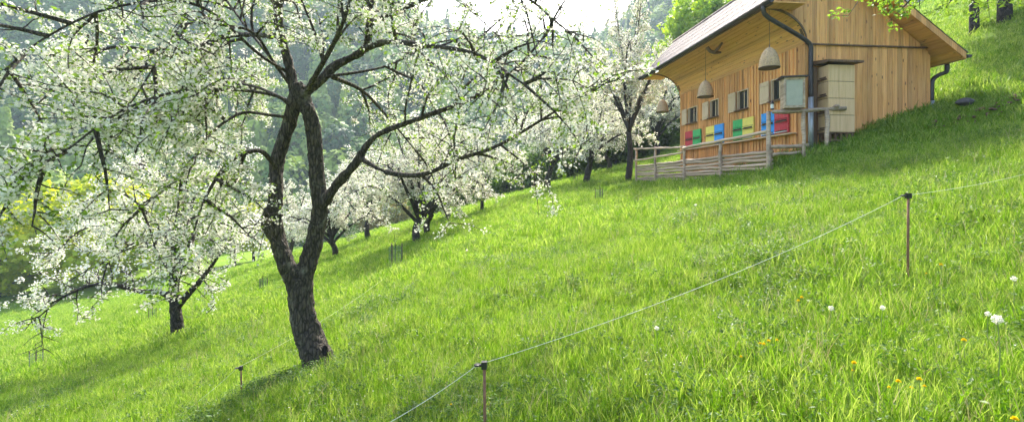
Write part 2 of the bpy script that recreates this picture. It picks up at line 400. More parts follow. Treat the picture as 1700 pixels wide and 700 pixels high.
def blossom_tree(name, base, stems, limbs, r, bark, lod=0, blossom=1.0, leafy=.35, sub=None, thick=(.022, .012), min_h=.35, label=None, cat='tree', group=None, cl_gap=.05, fuse=None):
    """stems: [(pts, r0, r1)] thick woody parts; limbs: indices or extra polylines which carry the crown. All in world coordinates."""
    root = empty(name, base, label=label, cat=cat, group=group)
    b = np.array(base)
    mb = MB()
    for pts, a, c in stems:
        q = catmull(pts, .14) - b; mb.tube(q, list(lerp_r(q, a, c)), 12 if a > .06 else 7, jit=.07 if a > .06 else .03)
    tr_ = mb.build('trunk', bark, root, smooth=True)
    if fuse:
        # weld the thick limbs into one skin, then roughen it like old bark
        tr_.data.clear_geometry(); mb = MB()
        for pts, a, c in stems:
            q = catmull(pts, .07) - b; rr_ = lerp_r(q, a, c)
            k = int((rr_ > .029).sum()) if c < a else len(q)-1
            if k > 3: mb.tube(q[:k+1], list(rr_[:k+1]), 16, jit=.09)
            if k < len(q)-2: thin = MB(); thin.tube(q[max(0, k-1):], list(rr_[max(0, k-1):]), 8, jit=.04); thin.build('limb', bark, root, smooth=True)
        tr_.data.from_pydata(mb.v, [], mb.f)
        rm = tr_.modifiers.new('weld', 'REMESH'); rm.mode = 'VOXEL'; rm.voxel_size = fuse; rm.use_smooth_shade = True
        sm_ = tr_.modifiers.new('smooth', 'SMOOTH'); sm_.iterations = 3; sm_.factor = .5
        for sz_, st_2 in ((.20, .028), (.05, .018)):
            tx = bpy.data.textures.new('bark_lumps', 'CLOUDS'); tx.noise_scale = sz_; tx.noise_depth = 3
            dm = tr_.modifiers.new('lumps', 'DISPLACE'); dm.texture = tx; dm.strength = st_2; dm.mid_level = .55; dm.texture_coords = 'LOCAL'
    L = [catmull(p, .18) for p in limbs]
    subs, twigs = crown_from(L, r, **(sub or {}))
    tip = [S for S in subs+twigs]
    V, Fc = fast_tubes(subs+twigs, [thick[0]*r.uniform(.5, 1) for _ in subs]+[.006 if lod == 0 else .010]*len(twigs), [.004]*len(subs)+[.002]*len(twigs), 4 if lod else 5)
    link('branches', np_mesh('branches', V-b, Fc, True), bark, root)
    C = along(twigs, cl_gap, r, .1); C2 = along(subs, cl_gap*1.6, r, .3); C = np.concatenate([C, C2])
    C = C[C[:, 2] > b[2]+min_h]
    # patchiness: whole sprays carry less blossom
    ph = np.sin(C[:, 0]*2.1+1)*np.sin(C[:, 1]*1.7)*np.sin(C[:, 2]*2.6+.5)
    C = C[r.uniform(size=len(C)) < np.clip(.72+.55*ph, .12, 1)]
    if lod == 0: C = C[(C[:, 0] < b[0]-.3) | (r.uniform(size=len(C)) < .62)]
    if lod < 2:
        spur = C[r.permutation(len(C))[:max(1, int(len(C)*.42))]]; C = np.concatenate([spur, spur+r.normal(size=spur.shape)*.022, C[r.permutation(len(C))[:int(len(C)*.16)]]])
    nC = int(len(C)*blossom); Cb = C[r.permutation(len(C))[:nC]]
    nf = 5
    pos = np.repeat(Cb, nf, 0); pos = pos + r.normal(size=pos.shape)*(.026 if lod == 0 else .04)
    nrm = unit(r, len(pos)) + np.array([0, 0, .5])
    tv, tf = FLOWER if lod == 0 else QUAD
    size = r.uniform(.017, .031, len(pos)) if lod == 0 else r.uniform(.022, .042, len(pos))*(1 if lod == 1 else 1.5)
    V, Fc = scatter(tv, tf, pos-b, nrm, size, r)
    link('blossoms', np_mesh('blossoms', V, Fc), M_petal, root)
    Cl = C[r.permutation(len(C))[:int(len(C)*leafy)]]; pos = np.repeat(Cl, 3, 0); pos = pos + r.normal(size=pos.shape)*.03
    V, Fc = scatter(*LEAF, pos-b, unit(r, len(pos))+np.array([0, 0, .3]), r.uniform(.025, .052, len(pos))*(1 if lod < 2 else 1.4), r)
    link('leaves', np_mesh('leaves', V, Fc), M_leaf, root)
    return root
def copy_tree(o, loc, rz=0, s=1, **k):
    c = o.copy(); col.objects.link(c); c.location = loc; c.rotation_euler = (0, 0, rz); c.scale = (s, s, s)
    for ch in list(o.children):
        d = ch.copy(); col.objects.link(d); d.parent = c
        for g in list(ch.children):
            e2 = g.copy(); col.objects.link(e2); e2.parent = d
    return tag(c, **k)

# ------------------------------------------------------------------ the apiary (bee house)
HX, HYY, ZB = 7.352, 11.8, .70
TH = math.atan2(.102, .995)
W_, L_ = 3.46, 6.8; ZT = 3.52
house = empty('bee_house', (HX, HYY, ZB), TH, label='pine clad bee house with brown tiled roof on the grassy slope', cat='bee house')
def z(v): return v-ZB
def wl(lx, ly, lz):   # house local -> world
    c, s = math.cos(TH), math.sin(TH); return Vector((HX+c*lx-s*ly, HYY+s*lx+c*ly, lz))
RIDGE = (.2, 5.95); LE = (-1.2, 4.49); RE = (3.9, 3.31)
def roof_top(x):
    return RIDGE[1]-(RIDGE[0]-x)*(RIDGE[1]-LE[1])/(RIDGE[0]-LE[0]) if x < RIDGE[0] else RIDGE[1]-(x-RIDGE[0])*(RIDGE[1]-RE[1])/(RE[0]-RIDGE[0])
def cove(x):      # underside height of the flared upper gable, left of the wall
    if x >= 0: return ZT
    c = 1+x/1.08; return ZT+.84*math.sqrt(max(0, 1-c*c))
# gable wall lower boards
def boards_gable(yy, sgn):
    mb = MB(); x = 0.0; k = 0
    while x < W_-.01:
        x1 = min(W_, x+.14); d = random.uniform(0, .008)
        hi0 = min(ZT-.0, roof_top(x)-.3); hi1 = min(ZT, roof_top(x1)-.3)
        y0, y1 = (yy-.028-d, yy+.0) if sgn < 0 else (yy, yy+.028+d)
        mb.hexa([(x+.003,y0,z(-.4)),(x1-.003,y0,z(-.4)),(x1-.003,y1,z(-.4)),(x+.003,y1,z(-.4)),(x+.003,y0,z(hi0)),(x1-.003,y0,z(hi1)),(x1-.003,y1,z(hi1)),(x+.003,y1,z(hi0))])
        x = x1
    return mb
def boards_upper(yy, sgn):
    mb = MB(); x = -1.06
    while x < W_-.01:
        x1 = min(W_, x+.14); d = random.uniform(0, .008)
        lo0, lo1 = cove(x)+.005, cove(x1)+.005; h0, h1 = roof_top(x)-.24, roof_top(x1)-.24
        if x < RIDGE[0] < x1: h1 = h0
        if h1 > lo1:
            y0, y1 = (yy-.062-d, yy-.032) if sgn < 0 else (yy+.032, yy+.062+d)
            h0 = max(h0, lo0+.01)
            mb.hexa([(x+.003,y0,z(lo0)),(x1-.003,y0,z(lo1)),(x1-.003,y1,z(lo1)),(x+.003,y1,z(lo0)),(x+.003,y0,z(h0)),(x1-.003,y0,z(h1)),(x1-.003,y1,z(h1)),(x+.003,y1,z(h0))])
        x = x1
    return mb
core = MB()   # solid core of walls
core.box(.03, W_-.03, 0, .1, z(-.5), z(ZT)); core.box(.03, W_-.03, L_-.1, L_, z(-.5), z(ZT)); core.box(W_-.1, W_, .0, L_, z(-.5), z(3.15))
core.build('wall', M_gab, house)
boards_gable(0, -1).build('wall', M_gab, house); boards_gable(L_, 1).build('wall', M_gab, house)
boards_upper(0, -1).build('gable', M_gab, house); boards_upper(L_, 1).build('gable', M_gab, house)
for y0, y1 in ((-.03, .05), (L_-.05, L_+.03)):
    xs = np.linspace(-1.05, W_-.02, 40); gb = MB()
    for a, b_ in zip(xs[:-1], xs[1:]):
        gb.hexa([(a,y0,z(cove(a)+.006)),(b_,y0,z(cove(b_)+.006)),(b_,y1,z(cove(b_)+.006)),(a,y1,z(cove(a)+.006)),(a,y0,z(max(cove(a)+.02, roof_top(a)-.3))),(b_,y0,z(max(cove(b_)+.02, roof_top(b_)-.3))),(b_,y1,z(max(cove(b_)+.02, roof_top(b_)-.3))),(a,y1,z(max(cove(a)+.02, roof_top(a)-.3)))])
    gb.build('gable', M_dkw, house)
tb = MB(); tb.box(-.02, W_+.01, -.085, -.03, z(ZT-.028), z(ZT+.004)); tb.build('drip_board', M_dkw, house)
# edge moulding that follows the cove at both ends
for yy in (-.10, L_+.07):
    cb = MB(); xs = [-1.08*(1-math.cos(t)) for t in np.linspace(0, math.pi/2, 14)]
    for a, b_ in zip(xs[:-1], xs[1:]):
        za, zb2 = cove(a), cove(b_)
        cb.hexa([(a,yy,z(za-.035)),(b_,yy,z(zb2-.035)),(b_,yy+.035,z(zb2-.035)),(a,yy+.035,z(za-.035)),(a-.0,yy,z(za+.02)),(b_,yy,z(zb2+.02)),(b_,yy+.035,z(zb2+.02)),(a,yy+.035,z(za+.02))])
    cb.build('edge_moulding', M_dkw, house)
# cove soffit of narrow boards
sf = MB(); th = np.linspace(0, math.pi/2, 12)
for t0, t1 in zip(th[:-1], th[1:]):
    p = [(-1.08*(1-math.cos(t)), ZT+.84*math.sin(t)) for t in (t0+.006, t1-.006)]
    (xa, za), (xb, zb2) = p
    sf.hexa([(xa,-.064,z(za)),(xb,-.064,z(zb2)),(xb,L_+.064,z(zb2)),(xa,L_+.064,z(za)),(xa+.02,-.064,z(za+.03)),(xb+.02,-.064,z(zb2+.03)),(xb+.02,L_+.064,z(zb2+.03)),(xa+.02,L_+.064,z(za+.03))])
sf.build('soffit', M_soff, house)
# the hive facade: boards, battens, windows
def t_at(px):
    q = (px-CX)/F; return (HX-HYY*q)/(.995*q+.102)
def zf(px, py): return (HY-py)/F*(HYY+.995*t_at(px))
WIN = []
for pl, pr, yt, yb in ((1144,1157.5,163.5,190), (1180.5,1193,151.5,180), (1226,1242,130,163)):
    t0, t1 = t_at(pr), t_at(pl); WIN.append([t0, t1])
wz0, wz1 = 2.30, 2.86
WIN.append([WIN[2][0]-1.62, WIN[2][0]-1.62+(WIN[2][1]-WIN[2][0])])
mb = MB(); bt = MB()
edges = sorted(set([round(i*.14, 3) for i in range(int(L_/.14)+1)]+[L_]+[round(q, 3) for w2 in WIN for q in w2]))
for a, b_ in zip(edges[:-1], edges[1:]):
    if b_-a < .012: continue
    mid = (a+b_)/2; inw = any(w0 < mid < w1 for w0, w1 in WIN); d = random.uniform(0, .006)
    for lo, hi in (((-.4, wz0), (wz1, ZT)) if inw else ((-.4, ZT),)):
        mb.box(-.0-d, .03, a+.002, b_-.002, z(lo), z(hi))
for i in range(int(L_/.14)+1):
    a = i*.14
    inw = any(w0-.05 < a < w1+.05 for w0, w1 in WIN)
    for lo, hi in (((-.4, wz0-.06), (wz1+.04, ZT-.01)) if inw else ((-.4, ZT-.01),)):
        bt.box(-.026, -.007, a-.022, a+.022, z(lo), z(hi))
mb.build('wall', M_side, house); bt.build('batten', M_side, house)
ib = MB(); ib.box(.12, .16, 0.12, L_-.12, z(-.4), z(ZT)); ib.build('inner_wall', M_dkw, house)
cbd = MB(); cbd.box(-.05, -.027, -.03, .13, z(-.4), z(ZT-.01)); cbd.box(-.05, .10, -.075, -.037, z(-.4), z(ZT-.03)); cbd.build('corner_board', M_gab, house)
for i, (w0, w1) in enumerate(WIN):
    f = MB(); m2 = (w0+w1)/2
    f.box(-.030, .10, w0-.035, w0+.0, z(wz0-.03), z(wz1+.03)); f.box(-.030, .10, w1, w1+.035, z(wz0-.03), z(wz1+.03))
    f.box(-.030, .10, w0, w1, z(wz1), z(wz1+.03)); f.box(.03, .044, m2-.012, m2+.012, z(wz0), z(wz1))
    fo = f.build('window', M_pale, house)
    s_ = MB(); s_.box(-.11, -.046, w0-.09, w1+.09, z(wz0-.035), z(wz0)); s_.box(-.0459, .1, w0, w1, z(wz0-.03), z(wz0)); s_.build('sill', M_dkw, fo)
    g_ = MB(); g_.box(.045, .055, w0, w1, z(wz0), z(wz1)); g_.build('pane', M_pane, fo)
    sh = MB(); sh.box(-.085, -.055, w1+.05, w1+.05+.40, z(wz0-.02), z(wz1+.02))
    sh.box(-.10, -.085, w1+.07, w1+.43, z(wz0+.06), z(wz0+.11)); sh.box(-.10, -.085, w1+.07, w1+.43, z(wz1-.11), z(wz1-.06)); sh.build('shutter', M_pale, fo)
# roof: deck, corrugated tile courses, ridge, verge boards
Y0, Y1 = -.50, L_+1.0
def slope_pt(side, s):   # s in 0..1 from ridge to eave
    e2 = LE if side < 0 else RE
    return RIDGE[0]+(e2[0]-RIDGE[0])*s, RIDGE[1]+(e2[1]-RIDGE[1])*s
dk = MB()
for side in (-1, 1):
    (xa, za), (xb, zb2) = slope_pt(side, 0), slope_pt(side, 1)
    n_ = 14 if side > 0 else 8
    for k in range(n_):
        sa, sb = k/n_+.002, (k+1)/n_-.002
        (xa, za), (xb, zb2) = slope_pt(side, sa), slope_pt(side, sb)
        if side < 0 and k >= 7: continue
        y1_ = Y1
        dk.hexa([(xa,Y0,z(za-.21)),(xb,Y0,z(zb2-.21)),(xb,y1_,z(zb2-.21)),(xa,y1_,z(za-.21)),(xa,Y0,z(za-.18)),(xb,Y0,z(zb2-.18)),(xb,y1_,z(zb2-.18)),(xa,y1_,z(za-.18))])
# flat boards under the left eave beyond the gables
for a, b2 in ((Y0, -.07), (L_+.07, Y1)):
    dk.box(-1.19, -.35, a, b2, z(4.33), z(4.355))
dk.build('roof_deck', M_soff, house)
for yy in (Y0-.03, Y1+.0):
    for side in (-1, 1):
        (xa, za), (xb, zb2) = slope_pt(side, 0.0), slope_pt(side, 1); fr_ = MB()
        fr_.hexa([(xa,yy,z(za-.24)),(xb,yy,z(zb2-.20)),(xb,yy+.028,z(zb2-.20)),(xa,yy+.028,z(za-.24)),(xa,yy,z(za-.03)),(xb,yy,z(zb2-.03)),(xb,yy+.028,z(zb2-.03)),(xa,yy+.028,z(za-.03))])
        fr_.build('verge_board', M_gab, house)
fa = MB(); fa.box(LE[0]+.01, LE[0]+.035, Y0, Y1, z(LE[1]-.19), z(LE[1]-.03)); fa.build('fascia', M_dkw, house); fa = MB(); fa.box(RE[0]-.035, RE[0]-.01, Y0, Y1, z(RE[1]-.2), z(RE[1]-.03)); fa.build('fascia', M_dkw, house)
for side in (-1, 1):
    V = []; per = .25; ys = np.linspace(Y0-.04, Y1+.04, int((Y1-Y0+.08)/per*10)+1); nc = 5 if side < 0 else 11; rows = []
    e2 = LE if side < 0 else RE; Ln = math.hypot(e2[0]-RIDGE[0], e2[1]-RIDGE[1]); nn = (-(e2[1]-RIDGE[1])/Ln*side*1, abs(e2[0]-RIDGE[0])/Ln); nxn = nn[0] if side > 0 else (e2[1]-RIDGE[1])/Ln
    for c_ in range(nc):
        for s_, off in ((c_/nc, .0), ((c_+1)/nc*1.0+.015, .035)):
            x, zz = slope_pt(side, s_); ph_ = ((ys-Y0)/per) % 1; pr = np.where(np.abs(ph_-.5) < .10, .011, 0)+off*.3-.012
            V.append(np.stack([x+nxn*pr, ys, z(zz)+nn[1]*pr], 1))
    k = len(ys); rws = len(V); V = np.concatenate(V); i = np.arange(rws-1)[:, None]*k; j = np.arange(k-1)[None]
    q = np.stack([i+j, i+j+1, i+k+j+1, i+k+j], -1).reshape(-1, 4)
    o = link('roof_tiles', np_mesh('roof_tiles', V, q, False), M_roof, house); sl = o.modifiers.new('s', 'SOLIDIFY'); sl.thickness = .012; sl.offset = -1
rd = MB(); rd.tube([(RIDGE[0], Y0-.05, z(RIDGE[1]-.01)), (RIDGE[0], Y1+.05, z(RIDGE[1]-.01))], .055, 10); rd.build('ridge_cap', M_roof, house, True)
# gutters and downspouts
def gutter(x, zz):
    mb = MB(); n = 9; r = .075; V = []
    for yy in (Y0-.05, Y1+.05):
        for k in range(n): a = math.pi+math.pi*k/(n-1); V.append((x+r*math.cos(a), yy, z(zz)+r*math.sin(a)))
    f = [(k, k+1, n+k+1, n+k) for k in range(n-1)]+[tuple(range(n)), tuple(range(2*n-1, n-1, -1))]
    mb.add(V, f); o = mb.build('gutter', M_gut, house, True); s = o.modifiers.new('s', 'SOLIDIFY'); s.thickness = .006
    for yy in np.arange(Y0+.2, Y1, .8): mb = MB(); mb.box(x-.08, x+.08, yy-.012, yy+.012, z(zz)-.005, z(zz)+.006); mb.build('bracket', M_gut, o)
gutter(LE[0]-.07, LE[1]-.10); gutter(RE[0]+.07, RE[1]-.09)
sp1 = catmull([(-1.27, -.25, z(4.33)), (-1.26, -.24, z(4.20)), (-1.12, -.2, z(4.08)), (-.6, -.17, z(3.83)), (-.08, -.15, z(3.56)), (.05, -.14, z(3.42)), (.055, -.14, z(3.2)), (.055, -.14, z(2.15))], .08)
mb = MB(); mb.tube(sp1, .052, 12); mb.build('downspout', M_gut, house, True)
mb = MB(); mb.tube([(.055, -.14, z(2.16)), (.055, -.14, z(.7))], .064, 12); mb.build('drain_pipe', M_zinc, house, True)
sp2 = catmull([(3.97, .0, z(3.15)), (3.97, .0, z(3.0)), (3.93, .0, z(2.90)), (3.75, .0, z(2.84)), (3.58, .0, z(2.73)), (3.53, .0, z(2.58)), (3.53, .0, z(2.3)), (3.53, .0, z(2.15))], .08)
mb = MB(); mb.tube(sp2, .052, 12); mb.build('downspout', M_gut, house, True)
mb = MB(); mb.tube([(3.53, 0, z(2.16)), (3.53, 0, z(1.5))], .064, 12); mb.build('drain_pipe', M_zinc, house, True)
# curved bracket under the soffit and landing ledge
mb = MB(); mb.tube([(-.95, 3.0, z(4.28)), (-.85, 3.0, z(4.16)), (-.7, 3.0, z(4.12)), (-.5, 3.0, z(4.13))], [.05, .055, .055, .03], 8); mb.tube([(-.75, 3.0, z(4.12)), (-.75, 2.7, z(4.16)), (-.75, 2.5, z(4.27))], [.045, .04, .03], 8); mb.build('bracket', M_dkw, house, True)
mb = MB(); mb.box(-.16, -.027, .25, L_-.05, z(1.30), z(1.335)); mb.build('ledge', M_pale, house, bevel=.005)

# beehives with painted fronts, set in the facade
PW = None
def hive(t0, t1, z0, z1, mat, label):
    o = wl(-.03, (t0+t1)/2, z0); r = empty('beehive', o, TH, label=label, cat='beehive', group='painted hive fronts in the long wall')
    hw = (t1-t0)/2; hh = z1-z0
    b_ = MB(); b_.box(-.045, .0, -hw+.006, hw-.006, 0, hh); b_.build('front_panel', mat, r, bevel=.004)
    for q in (.03, .47):
        a = MB(); a.box(-.085, -.047, -hw+.04, hw-.04, hh*q, hh*q+.018); a.build('landing_board', M_dkw if q > .1 else M_wht, r)
        a = MB(); a.box(-.0525, -.0465, -hw+.06, hw-.06, hh*q+.02, hh*q+.055); a.build('entrance_slot', M_pane, r)
    a = MB(); a.box(-.055, -.0465, -hw+.02, hw-.02, hh*.49+.07, hh*.49+.078); a.build('panel_joint', M_pane, r)
hz0, hz1 = 1.37, 2.0
hs = [(1140.3,1153,'r'), (1153,1166,'g'), (1174.6,1189,'y'), (1189,1204,'b'), (1220,1236,'g'), (1236,1254.5,'y'), (1267.5,1289.5,'b'), (1289.5,1313,'r')]
mt = {'r': M_red, 'g': M_grn, 'y': M_yel, 'b': M_blu}
lb = ['red painted hive front at the far end of the long wall', 'green painted hive front next to the farthest red one', 'yellow painted hive front in the second pair from the far end', 'blue painted hive front beside a yellow one, far from the corner',
      'green painted hive front between the second and third windows', 'yellow painted hive front with a green one on its left, nearest yellow', 'blue painted hive front partly behind the rough fence post', 'red painted hive front nearest the house corner, behind the rail']
for (a, b_, c), l in zip(hs, lb): hive(t_at(b_), t_at(a), hz0, hz1, mt[c], l)

# stack of hive boxes against the gable
sx0 = .29; sd = .36; sw = .69
st = wl(sx0, -.07, 1.05)
r = empty('hive_cabinet', st, TH, label='tall stack of pale plywood hive boxes under a small pent roof at the gable', cat='hive stack')
mb = MB(); mb.box(.02, sw-.02, -sd+.02, -.02, 0, .05)
for k in range(5): mb.box(.03+k*.15, .08+k*.15, -sd+.02, -sd+.05, .05, .2)
mb.box(.02, sw-.02, -.1, -.02, .05, .2); mb.box(0.0, sw, -sd, 0, .2, .225); mb.build('pallet', M_dkw, r)
for k in range(4):
    b0 = .228+k*.41; mb = MB(); mb.box(0, sw, -sd, 0, b0, b0+.40); bo = mb.build('hive_box', M_ply, r, bevel=.006)
    mb = MB(); mb.box(-.05, -.001, -sd+.05, -.05, b0+.05, b0+.07); mb.box(-.03, -.001, -sd+.08, -.10, b0+.09, b0+.12); mb.build('landing_board', M_dkw, bo)
    mb = MB(); mb.box(.01, sw-.01, -sd+.01, -.01, b0+.4, b0+.4085); mb.build('joint', M_pane, bo)
mb = MB(); mb.box(-.16, -.06, -.07, -.01, -.35, 1.86); mb.build('side_board', M_dkw, r)
mb = MB(); mb.hexa([(-.12,-sd-.12,1.90),(sw+.14,-sd-.12,1.90),(sw+.14,.04,1.93),(-.12,.04,1.93),(-.12,-sd-.12,1.95),(sw+.14,-sd-.12,1.95),(sw+.14,.04,2.03),(-.12,.04,2.03)]); mb.build('pent_roof', M_dkw, r)

# straw skeps hanging under the eave
def skep(px, y_bot, Y, w, label):
    c = P(px, y_bot, Y); h = w*1.08
    r = empty('straw_skep', c, 0, label=label, cat='skep', group='straw skeps hanging under the eave')
    prof = []; nb = 11
    for k in range(nb):
        for q in (0, .25, .5, .75):
            s = (k+q)/nb; rr = w/2*math.sqrt(max(0, 1-s**2.3))*(1-.12*s); prof.append((rr+.010*math.sin(math.pi*q), s*h))
    prof.append((.0, h))
    mb = MB(); mb.lathe([(w/2*.9, .0)]+prof, (0, 0, 0), 28); mb.build('basket', M_straw, r, True)
    mb = MB(); mb.lathe([(w/2*.88, -.001), (w/2*1.03, -.012), (w/2*1.05, .012), (w/2*.95, .03)], (0, 0, 0), 28); mb.lathe([(0.001, -.002), (w/2*.92, -.002)], (0, 0, 0), 28); mb.build('rim', M_dkw, r, True)
    mb = MB(); mb.tube([(0, 0, h-.01), (.01, 0, h+.07), (0, 0, 4.36-c.z)], [.018, .006, .0025], 6); mb.build('hanging_wire', M_gut, r)
skep(1277, 113, 11.63, .47, 'largest hanging straw skep, above the grey box near the corner')
skep(1171, 161, 14.9, .48, 'straw skep hanging in front of the middle windows')
skep(1100, 186, 18.7, .46, 'farthest straw skep hanging against the blossoming tree')

# fence of weathered poles in front of the hives
fence = empty('pole_fence', wl(-.87, 0, .4), TH, label='weathered pole fence with stacked split logs in front of the hives', cat='fence')
FX, FZ = -.87, .4
def fpost(ly, z0, z1, r_=.05, x=0, nm='post'):
    mb = MB(); n = 6; mb.tube([(x+random.uniform(-.012, .012), ly+random.uniform(-.012, .012), z0-FZ+(z1-z0)*k/n) for k in range(n+1)], [r_*random.uniform(.88, 1.1) for _ in range(n+1)], 8); mb.build(nm, M_greyw, fence, True)
def ty(px):  # ly of a fence point seen at px
    q = (px-CX)/F; c, s = math.cos(TH), math.sin(TH); x0, y0 = HX+c*FX, HYY+s*FX; return (x0-y0*q)/(c*q+s)
pz = [(1276, .1, 1.84), (1196, -.05, 1.32), (1136, -.05, 1.36), (1088, -.1, 1.52), (1056, -.1, 1.62)]
pl = [ty(p[0]) for p in pz]
for (px, a, b_), ly in zip(pz, pl): fpost(ly, a, b_, .055 if px == 1276 else .05)
def rail(pts, r_=.035, nm='rail'):
    q = catmull([(p[0], p[1], p[2]-FZ) for p in pts], .3); q = q+np.random.default_rng(int(abs(pts[0][2])*1000)).normal(size=q.shape)*.008
    mb = MB(); mb.tube(q, [r_*random.uniform(.85, 1.12) for _ in q], 7); mb.build(nm, M_greyw, fence, True)
rail([(-.06, pl[0], 1.33), (-.06, pl[1], 1.29), (-.06, pl[2], 1.26)], .045)
rail([(-.06, pl[2], 1.30), (-.06, pl[3], 1.44), (-.06, pl[4]+.1, 1.57)], .04)
rail([(-.06, pl[2], 1.10), (-.06, pl[3], 1.08), (-.06, pl[4]+.1, 1.06)], .035)
for k in range(8):
    zz = .83-k*.105
    for i in range(4):
        dz = random.uniform(-.015, .015)
        top = zz+dz - (0 if i < 2 else .02)
        rail([(.055, pl[i]-.06, top), (.055, (pl[i]+pl[i+1])/2, top+random.uniform(-.015, .015)), (.055, pl[i+1]+.06, top+random.uniform(-.015, .015))], random.uniform(.047, .053), 'split_log')
# handrail that turns towards the gable
rail([(-.02, -.02, 1.80), (.5, -.22, 1.80), (1.0, -.36, 1.82), (1.55, -.5, 1.84)], .05)
rail([(1.25, -.38, 1.86), (1.32, -.5, 1.88), (1.25, -.62, 1.87)], .04)
fpost(-.28, .5, 1.78, .045, .62); fpost(-.42, .7, 1.80, .05, 1.12)
rail([(-.02, -.02, .92), (.35, -.14, .94), (.75, -.28, .96)], .05); rail([(.0, -.02, .74), (.35, -.14, .77), (.75, -.28, .80)], .045)

# grey box standing on the handrail
bx = wl(-.55, -.30, 1.86)
r = empty('glazed_box', bx, TH-R(20), label='grey green box with wooden frame and flat cap standing on the handrail', cat='box')
mb = MB(); mb.box(-.19, .27, 0, .3, 0, .74); mb.build('casing', M_greyw, r, bevel=.006)
mb = MB(); mb.box(-.14, .22, -.012, -.001, .06, .68); mb.build('front_panel', M_boxpanel, r, bevel=.003)
for a, b_, c, d in ((-.19, -.145, 0, .74), (.225, .27, 0, .74), (-.145, .225, 0, .05), (-.145, .225, .69, .74)):
    mb = MB(); mb.box(a, b_, -.022, -.001, c, d); mb.build('frame_bar', M_greyw, r, bevel=.003)
mb = MB(); mb.box(-.28, .33, -.08, .36, .742, .775); mb.build('cap', M_gut, r, bevel=.004)
# lantern on the corner post
lp = wl(-.87, 0, 1.86)
r = empty('post_lantern', lp, TH, label='small dark lantern on top of the rough corner post', cat='lantern')
mb = MB(); mb.lathe([(0.001, 0), (.045, 0), (.05, .02), (.03, .03)], (0, 0, 0), 12); mb.build('base', M_gut, r, True)
mb = MB(); mb.lathe([(.032, .03), (.042, .08), (.032, .14)], (0, 0, 0), 12); mb.build('glass', M_wht, r, True)
mb = MB(); mb.lathe([(.055, .14), (.03, .18), (.012, .22), (.001, .24)], (0, 0, 0), 12); mb.build('lid', M_gut, r, True)

# ------------------------------------------------------------------ electric fence
def epost(top, h, label, lean=(0, 0)):
    r = empty('fence_post', (top.x, top.y, top.z-h), 0, label=label, cat='fence post', group='rusty posts of the rope fence')
    mb = MB(); mb.tube([(lean[0], lean[1], -.25), (lean[0]*.5, lean[1]*.5, h*.5), (0, 0, h)], .0085, 8); mb.build('rod', M_rust, r, True)
    mb = MB(); mb.box(-.015, .015, -.015, .015, h-.028, h+.012); mb.tube([(0, 0, h-.01), (-.04, 0, h-.008)], .009, 8); mb.lathe([(.018, -.004), (.018, .004), (.001, .008)], (-.04, 0, h-.008), 10); mb.build('insulator', M_black, r)
    return top
def hgt(pt): return pt.z-float(H(pt.x, pt.y))
tA = P(1508, 323, 3.55); tB = P(804, 603, 2.62); tC = P(400, 609, 4.75)
for t_, l in ((tA, 'rusty rope fence post standing alone below the gable, tallest in view'), (tB, 'rusty rope fence post cut by the bottom edge of the picture'), (tC, 'thin rope fence post in the grass left of the big apple tree')):
    epost(t_, max(.3, hgt(t_)), l, (random.uniform(-.01, .01), 0))
def rope(a, b_, sag, label, r_=.0017):
    a = a-Vector((.04, 0, .008)); b_ = b_-Vector((.04, 0, .008)); n = 60; pts = []; pts2 = []; L0 = (b_-a).length
    for k in range(n*6+1):
        t = k/(n*6); p = a.lerp(b_, t); p.z -= sag*4*t*(1-t); an = t*L0/.03*2*math.pi
        o1 = Vector((math.cos(an)*.4, math.sin(an)*.4, math.sin(an)*.9))*r_*.7; pts.append(p+o1); pts2.append(p-o1)
    mb = MB(); o = a; mb.tube([p-o for p in pts], r_*.62, 5); mb.tube([p-o for p in pts2], r_*.62, 5)
    q = mb.build('fence_rope', M_rope, None, True); q.location = o; tag(q, label, 'rope', 'rope of the meadow fence')
rope(tB, tA, .07, 'twisted white rope sagging between the two nearest fence posts')
rope(tA, P(1790, 262, 5.6), .05, 'rope leaving the post below the gable towards the right edge')
rope(P(560, 748, 2.45), tB, .03, 'short length of rope running down to the bottom edge')
rope(P(250, 722, 4.4), tC, .04, 'rope left of the thin post, running down through the grass', .0013)
rope(tC, P(640, 462, 8.5), .06, 'rope right of the thin post, passing behind the big apple tree', .0012)

